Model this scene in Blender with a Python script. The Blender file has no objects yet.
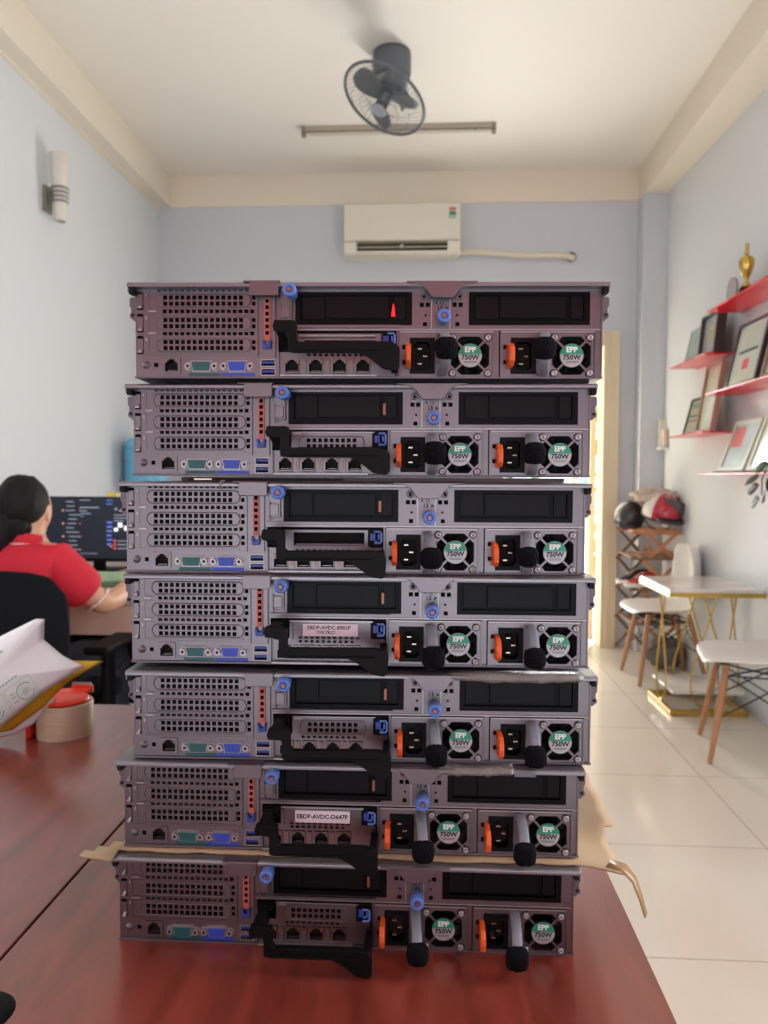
import bpy, math, random
from mathutils import Vector, Matrix
random.seed(7)
PI = math.pi
COL = bpy.context.scene.collection
SC = bpy.context.scene

# ------------------------------------------------------------------ materials
def lin(c):
    r = []
    for v in c:
        v = v / 255.0
        r.append(v / 12.92 if v <= 0.04045 else ((v + 0.055) / 1.055) ** 2.4)
    return (r[0], r[1], r[2], 1.0)

def mat(name, rgb, rough=0.5, metal=0.0, var=0.0, vscale=8.0, bump=0.0, bscale=60.0, spec=0.5,
        trans=0.0, coat=0.0, emit=None, estr=0.0, rgb2=None, stretch=None, alpha=1.0, sheen=0.0, aniso=0.0):
    m = bpy.data.materials.new(name)
    m.use_nodes = True
    nt = m.node_tree
    b = nt.nodes['Principled BSDF']
    b.inputs['Base Color'].default_value = lin(rgb)
    b.inputs['Roughness'].default_value = rough
    b.inputs['Metallic'].default_value = metal
    b.inputs['Specular IOR Level'].default_value = spec
    b.inputs['Transmission Weight'].default_value = trans
    b.inputs['Coat Weight'].default_value = coat
    b.inputs['Alpha'].default_value = alpha
    if coat: b.inputs['Coat Roughness'].default_value = 0.12
    if sheen: b.inputs['Sheen Weight'].default_value = sheen
    if emit:
        b.inputs['Emission Color'].default_value = lin(emit)
        b.inputs['Emission Strength'].default_value = estr
    if var or bump or rgb2:
        tc = nt.nodes.new('ShaderNodeTexCoord')
        mp = nt.nodes.new('ShaderNodeMapping')
        nt.links.new(tc.outputs['Object'], mp.inputs['Vector'])
        if stretch: mp.inputs['Scale'].default_value = stretch
    if var or rgb2:
        n = nt.nodes.new('ShaderNodeTexNoise')
        n.inputs['Scale'].default_value = vscale
        n.inputs['Detail'].default_value = 4
        nt.links.new(mp.outputs[0], n.inputs['Vector'])
        mx = nt.nodes.new('ShaderNodeMix'); mx.data_type = 'RGBA'
        a = lin(rgb)
        if rgb2:
            c2 = lin(rgb2); c1 = a
        else:
            c1 = tuple(min(1, x * (1 + var)) for x in a[:3]) + (1,)
            c2 = tuple(x * (1 - var) for x in a[:3]) + (1,)
        mx.inputs[6].default_value = c1; mx.inputs[7].default_value = c2
        rp = nt.nodes.new('ShaderNodeMapRange')
        rp.inputs[1].default_value = 0.3; rp.inputs[2].default_value = 0.7
        nt.links.new(n.outputs['Fac'], rp.inputs[0])
        nt.links.new(rp.outputs[0], mx.inputs[0])
        nt.links.new(mx.outputs[2], b.inputs['Base Color'])
    if bump:
        n2 = nt.nodes.new('ShaderNodeTexNoise')
        n2.inputs['Scale'].default_value = bscale
        n2.inputs['Detail'].default_value = 3
        nt.links.new(mp.outputs[0], n2.inputs['Vector'])
        bp = nt.nodes.new('ShaderNodeBump')
        bp.inputs['Strength'].default_value = bump
        bp.inputs['Distance'].default_value = 0.01
        nt.links.new(n2.outputs['Fac'], bp.inputs['Height'])
        nt.links.new(bp.outputs[0], b.inputs['Normal'])
    return m

M = {}
M['zinc'] = mat('zinc_plated_steel', (121, 113, 117), 0.36, 0.85, var=0.07, vscale=14, bump=0.03, bscale=25)
M['zinc_dull'] = mat('dull_zinc', (112, 104, 112), 0.5, 0.7, var=0.06, vscale=20)
M['zinc_cover'] = mat('cover_steel', (140, 138, 144), 0.36, 0.85, var=0.08, vscale=9)
M['steel'] = mat('bright_steel', (168, 162, 164), 0.42, 0.75)
M['black'] = mat('black_plastic', (8, 8, 9), 0.5, spec=.14, bump=0.05, bscale=300)
M['bay'] = mat('drive_blank_plastic', (6, 6, 9), 0.4, spec=.12)
M['bay2'] = mat('drive_blank_panel', (10, 10, 14), 0.42, spec=.16)
M['void'] = mat('dark_interior', (9, 8, 9), 0.8)
M['blue'] = mat('touchpoint_blue', (88, 122, 200), 0.4)
M['blue_d'] = mat('deep_blue_plastic', (45, 70, 165), 0.4)
M['vga'] = mat('video_port_blue', (50, 78, 190), 0.45)
M['teal'] = mat('serial_port_teal', (28, 92, 92), 0.45)
M['orange'] = mat('release_orange', (232, 92, 28), 0.4)
M['coral'] = mat('riser_coral', (196, 104, 90), 0.5)
M['gold_pin'] = mat('pin_metal', (200, 190, 170), 0.3, 0.9)
M['velcro'] = mat('velcro_black', (16, 16, 20), 0.95, bump=0.6, bscale=500, spec=0.1)
M['strap'] = mat('grey_strap', (118, 120, 130), 0.5)
M['st_green'] = mat('sticker_green', (22, 150, 118), 0.45)
M['st_grey'] = mat('sticker_grey', (176, 178, 180), 0.4, 0.2)
M['ink'] = mat('black_ink', (30, 30, 34), 0.6)
M['white'] = mat('white_print', (235, 238, 235), 0.5)
M['label'] = mat('label_paper', (236, 226, 236), 0.5)
M['led'] = mat('red_status', (235, 45, 40), 0.3, emit=(255, 40, 30), estr=0.6)  # red reflection on the top server's light pipe, painted as a faint glow
M['copper'] = mat('copper_contact', (150, 100, 80), 0.4, 0.5)
M['film'] = mat('clear_film', (190, 185, 180), 0.25, trans=0.6, bump=0.5, bscale=80)
M['card'] = mat('cardboard', (176, 150, 120), 0.75, var=0.12, vscale=6, bump=0.35, bscale=14, rgb2=None)
M['foam'] = mat('black_foam', (18, 18, 18), 0.9)

# ------------------------------------------------------------------ mesh builder
class MB:
    def __init__(s): s.v = []; s.f = []; s.m = []; s.s = []
    def add(s, vs, fs, mi=0, sm=False):
        o = len(s.v); s.v += [tuple(v) for v in vs]
        for f in fs:
            s.f.append(tuple(i + o for i in f)); s.m.append(mi); s.s.append(sm)
    def box(s, x0, x1, y0, y1, z0, z1, mi=0):
        vs = [(x, y, z) for z in (z0, z1) for y in (y0, y1) for x in (x0, x1)]
        s.add(vs, [(0, 2, 3, 1), (4, 5, 7, 6), (0, 1, 5, 4), (2, 6, 7, 3), (0, 4, 6, 2), (1, 3, 7, 5)], mi)
        return s
    def obox(s, c, ax, ay, az, hx, hy, hz, mi=0):
        c = Vector(c); vs = []
        for k in (-1, 1):
            for j in (-1, 1):
                for i in (-1, 1):
                    vs.append(c + ax * hx * i + ay * hy * j + az * hz * k)
        s.add(vs, [(0, 2, 3, 1), (4, 5, 7, 6), (0, 1, 5, 4), (2, 6, 7, 3), (0, 4, 6, 2), (1, 3, 7, 5)], mi)
        return s
    def prism(s, pts, y0, y1, mi=0, sm=False):           # polygon in x,z (counter-clockwise) extruded along y
        n = len(pts)
        vs = [(p[0], y0, p[1]) for p in pts] + [(p[0], y1, p[1]) for p in pts]
        fs = [tuple(range(n)), tuple(range(2 * n - 1, n - 1, -1))]
        s.add(vs, fs, mi)
        o = len(s.v) - 2 * n
        for i in range(n):
            j = (i + 1) % n
            s.f.append((o + i, o + n + i, o + n + j, o + j)); s.m.append(mi); s.s.append(sm)
        return s
    def prism_z(s, pts, z0, z1, mi=0):
        n = len(pts)
        vs = [(p[0], p[1], z0) for p in pts] + [(p[0], p[1], z1) for p in pts]
        fs = [tuple(range(n - 1, -1, -1)), tuple(range(n, 2 * n))] + [(i, (i + 1) % n, n + (i + 1) % n, n + i) for i in range(n)]
        s.add(vs, fs, mi); return s
    def prism_x(s, pts, x0, x1, mi=0, sm=False):         # polygon in y,z
        n = len(pts)
        vs = [(x0, p[0], p[1]) for p in pts] + [(x1, p[0], p[1]) for p in pts]
        s.add(vs, [tuple(range(n - 1, -1, -1)), tuple(range(n, 2 * n))], mi)
        o = len(s.v) - 2 * n
        for i in range(n):
            j = (i + 1) % n
            s.f.append((o + i, o + j, o + n + j, o + n + i)); s.m.append(mi); s.s.append(sm)
        return s
    def cyl(s, a, b, r, r2=None, n=16, mi=0, caps=True):
        a = Vector(a); b = Vector(b); r2 = r if r2 is None else r2
        d = (b - a).normalized(); u = d.orthogonal().normalized(); w = d.cross(u)
        vs = []
        for c, rr in ((a, r), (b, r2)):
            for i in range(n):
                t = 2 * PI * i / n
                vs.append(c + (u * math.cos(t) + w * math.sin(t)) * rr)
        s.add(vs, [(i, (i + 1) % n, n + (i + 1) % n, n + i) for i in range(n)], mi, True)
        if caps:
            s.add(vs[:n], [tuple(range(n - 1, -1, -1))], mi); s.add(vs[n:], [tuple(range(n))], mi)
        return s
    def tube(s, pts, r, n=8, mi=0, closed=False, flat=None, caps=True):
        P = [Vector(p) for p in pts]; N = len(P); vs = []; prev = None
        for i in range(N):
            if closed: d = (P[(i + 1) % N] - P[i - 1]).normalized()
            else: d = (P[min(i + 1, N - 1)] - P[max(i - 1, 0)]).normalized()
            u = d.orthogonal().normalized() if prev is None else (prev - d * prev.dot(d)).normalized()
            if flat is not None and prev is None:
                f = Vector(flat); u = (f - d * f.dot(d)).normalized()
            prev = u; w = d.cross(u)
            rr = r[i] if isinstance(r, (list, tuple)) else r
            ru, rw = (rr if isinstance(rr, tuple) else (rr, rr))
            for k in range(n):
                t = 2 * PI * k / n
                vs.append(P[i] + u * math.cos(t) * ru + w * math.sin(t) * rw)
        fs = []
        for i in range(N if closed else N - 1):
            j = (i + 1) % N
            for k in range(n):
                l = (k + 1) % n
                fs.append((i * n + k, i * n + l, j * n + l, j * n + k))
        s.add(vs, fs, mi, True)
        if caps and not closed:
            s.add(vs[:n], [tuple(range(n - 1, -1, -1))], mi); s.add(vs[-n:], [tuple(range(n))], mi)
        return s
    def lathe(s, prof, c=(0, 0, 0), n=24, mi=0, axis='z', sm=True):
        c = Vector(c); vs = []
        for (r, h) in prof:
            for i in range(n):
                t = 2 * PI * i / n; a, b = r * math.cos(t), r * math.sin(t)
                if axis == 'z': vs.append(c + Vector((a, b, h)))
                elif axis == 'y': vs.append(c + Vector((a, h, -b)))
                else: vs.append(c + Vector((h, a, b)))
        fs = []
        for j in range(len(prof) - 1):
            for i in range(n):
                k = (i + 1) % n
                fs.append((j * n + i, j * n + k, (j + 1) * n + k, (j + 1) * n + i))
        s.add(vs, fs, mi, sm)
        return s
    def ell(s, c, rx, ry, rz, n=20, k=12, mi=0):
        c = Vector(c); vs = []; fs = []
        for j in range(k + 1):
            p = PI * j / k - PI / 2
            for i in range(n):
                t = 2 * PI * i / n
                vs.append(c + Vector((rx * math.cos(p) * math.cos(t), ry * math.cos(p) * math.sin(t), rz * math.sin(p))))
        for j in range(k):
            for i in range(n):
                q = (i + 1) % n
                fs.append((j * n + i, j * n + q, (j + 1) * n + q, (j + 1) * n + i))
        s.add(vs, fs, mi, True); return s
    def plate(s, x0, x1, z0, z1, holes, y=0.0, t=0.001, mi=0):  # sheet in the x,z plane facing -y with real rectangular holes
        xs = sorted(set([x0, x1] + [min(max(h[i], x0), x1) for h in holes for i in (0, 1)]))
        zs = sorted(set([z0, z1] + [min(max(h[i], z0), z1) for h in holes for i in (2, 3)]))
        nx, nz = len(xs) - 1, len(zs) - 1
        fill = [[True] * nz for _ in range(nx)]
        for i in range(nx):
            cx = (xs[i] + xs[i + 1]) / 2
            hh = [h for h in holes if h[0] < cx < h[1]]
            for j in range(nz):
                cz = (zs[j] + zs[j + 1]) / 2
                if any(h[2] < cz < h[3] for h in hh): fill[i][j] = False
        vs = []; fs = []
        def q(a, b, c, d):
            o = len(vs); vs.extend([a, b, c, d]); fs.append((o, o + 1, o + 2, o + 3))
        for i in range(nx):
            j = 0
            while j < nz:
                if fill[i][j]:
                    k = j
                    while k + 1 < nz and fill[i][k + 1]: k += 1
                    q((xs[i], y, zs[j]), (xs[i + 1], y, zs[j]), (xs[i + 1], y, zs[k + 1]), (xs[i], y, zs[k + 1]))
                    j = k + 1
                else: j += 1
        def F(i, j): return 0 <= i < nx and 0 <= j < nz and fill[i][j]
        for i in range(nx):
            for j in range(nz):
                if not fill[i][j]: continue
                a, b, c, d = xs[i], xs[i + 1], zs[j], zs[j + 1]
                if not F(i - 1, j): q((a, y + t, c), (a, y, c), (a, y, d), (a, y + t, d))
                if not F(i + 1, j): q((b, y, c), (b, y + t, c), (b, y + t, d), (b, y, d))
                if not F(i, j - 1): q((a, y + t, c), (b, y + t, c), (b, y, c), (a, y, c))
                if not F(i, j + 1): q((a, y, d), (b, y, d), (b, y + t, d), (a, y + t, d))
        s.add(vs, fs, mi); return s
    def text(s, txt, size, org, mi=0, mtx=None, bold=0.0):      # flat lettering; default lies in the x,z plane facing -y
        cu = bpy.data.curves.new('t', 'FONT'); cu.body = txt; cu.size = size
        cu.align_x = 'CENTER'; cu.align_y = 'CENTER'; cu.resolution_u = 2; cu.offset = bold
        ob = bpy.data.objects.new('t', cu)
        me = ob.to_mesh()
        R = mtx or Matrix.Rotation(PI / 2, 4, 'X')
        vs = [Vector(org) + (R @ v.co) for v in me.vertices]
        fs = [tuple(p.vertices) for p in me.polygons]
        s.add(vs, fs, mi)
        ob.to_mesh_clear(); bpy.data.objects.remove(ob); bpy.data.curves.remove(cu)
        return s
    def build(s, name, mats, parent=None, bevel=0.0, seg=2, subsurf=0):
        me = bpy.data.meshes.new(name)
        me.from_pydata(s.v, [], s.f)
        if not isinstance(mats, (list, tuple)): mats = [mats]
        for m in mats: me.materials.append(M[m] if isinstance(m, str) else m)
        me.polygons.foreach_set('material_index', s.m)
        me.polygons.foreach_set('use_smooth', s.s)
        me.update()
        o = bpy.data.objects.new(name, me); COL.objects.link(o)
        if parent: o.parent = parent
        if bevel:
            md = o.modifiers.new('bevel', 'BEVEL'); md.width = bevel; md.segments = seg; md.limit_method = 'ANGLE'
            md.angle_limit = 0.6; md.harden_normals = False
        if subsurf:
            md = o.modifiers.new('sub', 'SUBSURF'); md.levels = subsurf; md.render_levels = subsurf
        return o

def empty(name, label, cat, loc=(0, 0, 0), rz=0.0, group=None):
    o = bpy.data.objects.new(name, None); COL.objects.link(o)
    o.empty_display_size = 0.05
    o.location = loc; o.rotation_euler = (0, 0, rz)
    o['label'] = label; o['category'] = cat
    if group: o['group'] = group
    return o
def tag(o, label, cat, group=None):
    o['label'] = label; o['category'] = cat
    if group: o['group'] = group
    return o
def struct(o): o['kind'] = 'structure'; return o
def kids(o): return [c for c in bpy.data.objects if c.parent == o]
def copy_tree(o, parent=None):
    c = o.copy(); COL.objects.link(c)
    if parent: c.parent = parent
    for ch in kids(o): copy_tree(ch, c)
    return c
def skin(name, verts, edges, radii, m, parent=None, sub=2):
    me = bpy.data.meshes.new(name); me.from_pydata(verts, edges, []); me.materials.append(M[m])
    o = bpy.data.objects.new(name, me); COL.objects.link(o)
    if parent: o.parent = parent
    md = o.modifiers.new('skin', 'SKIN'); md.use_smooth_shade = True
    if not me.skin_vertices: me.attributes  # layer made by the modifier below
    bpy.context.view_layer.objects.active = o
    if not me.skin_vertices:
        bpy.ops.mesh.customdata_skin_add()
    for i, r in enumerate(radii):
        sv = me.skin_vertices[0].data[i]
        sv.radius = r if isinstance(r, tuple) else (r, r)
        sv.use_root = (i == 0)
    md = o.modifiers.new('sub', 'SUBSURF'); md.levels = sub; md.render_levels = sub
    return o

# ------------------------------------------------------------------ rack server (dimensions in mm on its rear face)
def U(u): return (u - 217.0) / 1000.0
def V(v): return v / 1000.0
def mm(*a): return [x / 1000.0 for x in a]
PITCH = 5.47

def ubox(b, u0, u1, y0, y1, v0, v1, mi=0): b.box(U(u0), U(u1), V(y0), V(y1), V(v0), V(v1), mi)
def hole(u, v, w, h=None):
    h = h or w
    return (U(u - w / 2), U(u + w / 2), V(v - h / 2), V(v + h / 2))

def build_common():
    """parts that all seven machines share; returned as list of (object, children)"""
    P = []
    # chassis tub
    b = MB()
    ubox(b, 0, 434, 14, 15.5, 1, 82, 1)                         # inner dark wall behind the rear sheet
    ubox(b, 0, 434, 0.9, 690, 0, 1.2)
    ubox(b, 0, 1.2, 0.9, 690, 1.2, 82)
    ubox(b, 432.8, 434, 0.9, 690, 1.2, 82)
    ubox(b, 1.2, 432.8, 688, 690, 1.2, 82)
    ubox(b, -0.5, 434.5, -2.0, 0.9, -0.1, 1.8)                     # folded bottom lip
    P.append(b.build('chassis', ['zinc_dull', 'void']))
    # rear sheet with openings
    H = []
    for k in range(17): H.append(hole(22.5 + k * PITCH, 82.3 - 1.6, 3.7, 2.2))
    for zc in (62.2, 41.7):
        for k in range(16): H.append(hole(27.5 + k * PITCH, zc, 3.7, 3.5))
    for zc in (74.8, 69.3, 54.1, 48.3, 33.7, 28.2): H.append(hole(111, zc, 3.4, 3.8))
    for k in range(6): H.append(hole(123.8, 71.5 - k * 5.9, 3.3, 3.6))
    for c in (72, 51.2, 30.9): H.append((U(12.5), U(107.5), V(c - 8), V(c + 8)))
    for c in (72, 51.2, 30.9): H.append((U(1.5), U(7.5), V(c - 8.6), V(c + 8.6)))
    H += [(U(25), U(42.4), V(4.2), V(19.4)), (U(117.6), U(131.2), V(2.6), V(9.4)), (U(117.6), U(131.2), V(10.8), V(17.6))]
    H.append((U(150), U(258.5), V(49.2), V(79.8)))
    H.append((U(311), U(422.5), V(49.2), V(79.8)))
    H.append((U(134), U(244.5), V(1.5), V(44)))
    H.append((U(246), U(335), V(0.8), V(44))); H.append((U(339), U(428.5), V(0.8), V(44)))
    for u in (267.5, 273, 297.8, 303.4): H.append(hole(u, 68.0, 3.9, 4.0))
    H += [hole(270.5, 50.2, 3.8), hole(300.5, 50.2, 3.8), hole(271, 58.4, 2), hole(300, 58.4, 2), hole(19, 12.4, 3.8)]
    b = MB(); b.plate(U(0), U(434), V(0.4), V(82), H, 0, 0.0009)
    # sheet-metal relief: slot rails, cage seams, centre rail, orange riser strip surround
    for v in (61.9 - 3.2, 61.9 + 3.0, 41.5 - 3.2, 41.5 + 3.0, 20.9): ubox(b, 10, 113, -0.5, 0, v - 0.35, v + 0.35)
    for v in (64.6, 44.2): ubox(b, 12.5, 19.5, -1.6, 0, v - 3.2, v - 1.7, 2)
    ubox(b, 114.2, 115.2, -2.5, 0, 20, 79); ubox(b, 130.6, 131.8, -3.5, 0, 20, 79)
    ubox(b, 133.5, 434, -1.2, 0, 44.6, 45.6, 2); ubox(b, 133.5, 248, -3.0, 0, 46.5, 49)
    ubox(b, 148.4, 149.6, -2.0, 0, 45, 81); ubox(b, 432.6, 433.8, -1.5, 0, 1, 81)
    ubox(b, 276, 277, -1.2, 0, 46, 73, 2); ubox(b, 293, 294, -1.2, 0, 46, 73, 2)
    ubox(b, 277, 293, -0.8, 0, 45.8, 74)
    for (u, v) in ((269.6, 75.6), (302.2, 75.6)):
        b.lathe([(0.0035, 0), (0.0032, -0.0012), (0.0018, -0.0012), (0.0012, -0.0002)], (U(u), 0, V(v)), 16, 0, 'y')
    for (u, v) in ((269.6, 75.6), (302.2, 75.6)): b.cyl((U(u), -0.0003, V(v)), (U(u), 0.0002, V(v)), 0.0014, n=10, mi=1)
    
    # printed marks
    b.text('◀12', 0.0034, (U(284.5), -0.0010, V(73.2)), 3) if False else None
    b.prism([(U(279.4), V(69.6)), (U(281.8), V(68.2)), (U(281.8), V(71.0))], -0.0010, -0.0008, 3)
    b.text('12', 0.0042, (U(286.0), -0.0010, V(69.4)), 3, bold=.0001)
    b.text('13', 0.0056, (U(284.2), -0.0010, V(64.6)), 3, bold=.0002)
    b.prism([(U(292.4), V(64.6)), (U(289.4), V(66.4)), (U(289.4), V(62.8))], -0.0010, -0.0008, 3)
    for i, c in enumerate((72, 51.2, 30.9)):
        b.text(str(i + 1), 0.0036, (U(10), -0.0001, V(c + 5)), 4)
    # coloured port identification strips
    ubox(b, 50, 80, -0.15, 0, 2.0, 5.0, 5); ubox(b, 80.5, 112, -0.15, 0, 2.0, 5.0, 6)
    P.append(b.build('rear_panel', ['zinc', 'void', 'steel', 'ink', 'white', 'teal', 'vga']))
    # top cover with folded rear lip
    b = MB()
    prof = [(-12.56, 82.0), (-12.56, 85.1), (-10.8, 86.3), (695, 86.3), (695, 84.4), (0.5, 84.4), (0.5, 82.0)]
    b.prism_x([(V(y), V(z)) for y, z in prof], U(-3.9), U(437.9))
    ubox(b, -3.9, -2.7, -10.5, 690, 77.5, 82.2); ubox(b, 436.7, 437.9, -10.5, 690, 77.5, 82.2)
    ubox(b, -2.7, 436.7, 0.6, 3.0, 80.9, 84.4, 1)
    ubox(b, -3.0, 1.5, -9.8, -0.5, 76.2, 82, 1); ubox(b, 432.5, 437, -9.8, -0.5, 76.2, 82, 1)
    cov = b.build('top_cover', ['zinc_cover', 'void'], bevel=0.0006)
    P.append(cov)
    # latch tabs folded down from the cover
    def rr(u0, u1, v0, v1, r):
        pts = []
        for cx, cz, a0 in ((u1 - r, v0 + r, -90), (u1 - r, v1 - 0.01, 0)):
            if a0 == 0: pts.append((U(u1), V(v1))); continue
            for k in range(5):
                a = math.radians(a0 + 90 * k / 4); pts.append((U(cx + r * math.cos(a)), V(cz + r * math.sin(a))))
        pts.append((U(u0), V(v1)))
        for k in range(5):
            a = math.radians(180 + 90 * k / 4); pts.append((U(u0 + r + r * math.cos(a)), V(v0 + r + r * math.sin(a))))
        return pts
    b = MB(); b.prism(rr(110, 136.8, 73.6, 86.4, 2.2), V(-15.2), V(-12.0))
    ubox(b, 104, 138, -15.2, 2, 85.6, 87.0)
    b.cyl((U(112), V(-15.5), V(80.5)), (U(112), V(-15), V(80.5)), 0.0015, n=12)
    P.append(b.build('cover_tab', ['zinc'], bevel=0.0006))
    b = MB()
    pts = [(253, 86.4), (253, 85.2), (262, 84.6), (267.5, 82.4), (272, 78.5), (274.6, 74), (277, 71.6), (295.5, 71.6), (298, 74), (300.8, 78.5), (305, 82.4), (310, 84.6), (318, 85.2), (318, 86.4)]
    b.prism([(U(u), V(v)) for u, v in pts], V(-14.6), V(-12.4))
    b.cyl((U(286.3), V(-14.9), V(81)), (U(286.3), V(-14.5), V(81)), 0.002, n=14)
    P.append(b.build('cover_tab', ['zinc'], bevel=0.0005))
    # perforated slot covers
    for c in (72, 51.2, 30.9):
        Hs = [hole(28.2 + k * PITCH, c + dz, 3.75, 3.9) for k in range(14) for dz in (2.8, -2.8)]
        b = MB(); b.plate(U(12.2), U(107.8), V(c - 8.3), V(c + 8.3), Hs, -0.0006, 0.0012)
        ring = []
        for k in range(32):
            t = 2 * PI * k / 32; cx = 64.5 + (39 if math.cos(t) > 0 else -39)
            ring.append((U(cx + 5.2 * math.cos(t) - 0.6), V(-0.9), V(c + 6.0 * math.sin(t))))
        b.tube(ring, 0.0006, n=6, closed=True)
        ubox(b, 12.2, 107.8, -1.4, -0.6, c - 8.3, c - 7.5); ubox(b, 12.2, 13, -1.2, -0.6, c - 7.5, c + 8)
        P.append(b.build('slot_cover', ['zinc']))
    for c in (72, 51.2, 30.9):
        b = MB(); ubox(b, 2, 7.2, -0.9, 1.5, c - 6.0, c + 6.0); ubox(b, 3.0, 6.8, -3.4, 0, c - 7.6, c - 5.6, 1)
        b.prism_x([(V(-0.9), V(c - 5.6)), (V(-3.4), V(c - 5.6)), (V(-0.9), V(c - 3.2))], U(4.6), U(6.8), 1)
        P.append(b.build('slot_latch', ['zinc', 'steel'], bevel=0.0003))
    # identification button
    b = MB(); b.lathe([(0.0036, 0), (0.0036, -0.0008), (0.0026, -0.0008), (0.0025, -0.0015), (0.0, -0.0017)], (U(9.7), 0, V(12.4)), 18, 0, 'y')
    P.append(b.build('button', ['zinc_dull']))
    # management network port
    def rj45(u, v, w=15.5, h=12.5, name='network_port', cb='copper'):
        b = MB()
        b.plate(U(u - w / 2), U(u + w / 2), V(v - h / 2), V(v + h / 2),
                [(U(u - 6.1), U(u + 6.1), V(v - 5.4), V(v + 2.4)), (U(u - 4.2), U(u + 4.2), V(v), V(v + 4.4)), (U(u - 2.3), U(u + 2.3), V(v + 2), V(v + 5.9))], -0.0013, 0.0100)
        ubox(b, u - 6, u + 6, 9, 9.4, v - 5, v + 5.3, 1)
        ubox(b, u - 6.4, u - 4.2, -1.7, -1.2, v + 3.6, v + 5.4, 2); ubox(b, u + 4.2, u + 6.4, -1.7, -1.2, v + 3.6, v + 5.4, 2)
        for k in range(8): ubox(b, u - 4.2 + k * 1.1, u - 3.7 + k * 1.1, 1.5, 8, v - 4.4, v - 4.0, 3)
        return b.build(name, ['zinc', 'void', cb, 'gold_pin'])
    P.append(rj45(33.7, 11.8, 17.2, 15))
    # D-sub sockets
    def dsub(u, v, w, h, name, m, sc):
        b = MB()
        pts = [(u - w / 2, v + h / 2), (u - w / 2 + 1.6, v - h / 2), (u + w / 2 - 1.6, v - h / 2), (u + w / 2, v + h / 2)]
        big = [(u - w / 2 - 1.6, v + h / 2 + 1.3), (u - w / 2 + 0.6, v - h / 2 - 1.3), (u + w / 2 - 0.6, v - h / 2 - 1.3), (u + w / 2 + 1.6, v + h / 2 + 1.3)]
        b.prism([(U(a), V(c)) for a, c in big], V(-1.0), V(0), 2)
        b.prism([(U(a), V(c)) for a, c in [(p[0] * 1.0, p[1]) for p in pts]], V(-4.0), V(-1.0), 0)
        b.prism([(U(u + (a - u) * 1.12), V(v + (c - v) * 1.16)) for a, c in pts], V(-3.2), V(-0.9), 2)
        for r_ in range(2 if w < 21 and m == 'teal' else 3):
            for k in range(5):
                ubox(b, u - 5 + k * 2.4 + (r_ % 2) * 0.8, u - 4.3 + k * 2.4 + (r_ % 2) * 0.8, -4.15, -4.0, v + 1.6 - r_ * 1.9, v + 2.2 - r_ * 1.9, 1)
        o = b.build(name, [m, 'void', 'steel'], bevel=0.0005)
        for su in sc:
            b = MB(); b.cyl((U(su), 0, V(v)), (U(su), V(-4.2), V(v)), 0.0033, n=6); b.cyl((U(su), V(-4.2), V(v)), (U(su), V(-4.35), V(v)), 0.0014, n=10, mi=1)
            b.cyl((U(su), 0, V(v)), (U(su), V(-0.8), V(v)), 0.0041, n=14)
            b.build('standoff', ['steel', 'void'], o)
        return o
    P.append(dsub(62.2, 11.0, 18, 8.2, 'serial_port', 'teal', (49.8, 74.6)))
    P.append(dsub(95.6, 11.0, 17, 8.4, 'video_port', 'vga', (83.2, 108)))
    for v in (6.0, 14.2):
        b = MB(); b.plate(U(117.4), U(131.4), V(v - 3.5), V(v + 3.5), [(U(118.2), U(130.6), V(v - 2.7), V(v + 2.7))], -0.0006, 0.012)
        ubox(b, 118.6, 130.2, 1.0, 10, v - 0.4, v + 1.9, 1); ubox(b, 118, 131, 11, 11.5, v - 3, v + 3, 2)
        P.append(b.build('usb_port', ['steel', 'blue_d', 'void']))
    # coral riser strip and its blue release
    b = MB(); Hs = [hole(123.8, 71.5 - k * 5.9, 3.3, 3.6) for k in range(6)]
    b.plate(U(121.0), U(126.7), V(35), V(74.5), Hs, -0.0016, 0.0014)
    o = b.build('riser_strip', ['coral'])
    b = MB(); b.prism([(U(120.2), V(27)), (U(127.4), V(27)), (U(128), V(35)), (U(126.4), V(35)), (U(125), V(31)), (U(122.6), V(31)), (U(121.2), V(35)), (U(119.6), V(35))], V(-4.5), V(-0.5))
    b.build('release_clip', ['blue_d'], o, bevel=0.0005)
    P.append(o)
    # captive thumbscrews
    def screw(u, v, y1, name='thumbscrew'):
        b = MB(); r = 0.0062
        b.lathe([(r * 0.8, V(0)), (r * 0.8, V(y1 + 12)), (r, V(y1 + 11)), (r, V(y1 + 1)), (r * 0.9, V(y1)), (r * 0.5, V(y1)), (r * 0.45, V(y1 + 1.2)), (0.0, V(y1 + 1.2))], (U(u), 0, V(v)), 22, 0, 'y')
        b.cyl((U(u), V(y1 + 1.2), V(v)), (U(u), V(y1 - 0.2), V(v)), 0.0022, n=6, mi=1)
        return b.build(name, ['blue', 'copper'])
    P.append(screw(147.4, 77.0, -23)); P.append(screw(287.4, 54.2, -20))
    # bracket below the left thumbscrew
    b = MB(); ubox(b, 136.5, 147.5, -4.5, 0, 53, 86); ubox(b, 137.5, 138.3, -7, -4, 50, 68, 1); ubox(b, 138, 146, -6.5, -4.5, 55, 66)
    P.append(b.build('screw_bracket', ['zinc'], bevel=0.0005))
    # drive blanks
    for (a, c, pipe_glint) in ((150, 258.5, 241), (311, 422.5, 401)):
        b = MB()
        ubox(b, a + .3, c - .3, 4, 40, 49.5, 79.5)
        b.plate(U(a + 0.3), U(c - 0.3), V(49.5), V(79.5), [(U(a + 5), U(c - 5), V(53.5), V(76.5))], 0.0006, 0.0034)
        w = c - a
        ubox(b, a + 0.26 * w, a + 0.80 * w, 1.2, 4.2, 56, 76, 1)
        ubox(b, a + 0.26 * w, a + 0.80 * w, 0.9, 1.4, 75.6, 76.3, 1)
        ubox(b, a + 0.845 * w, c - 6, 2.0, 4.2, 55.5, 76.5, 1)
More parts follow.
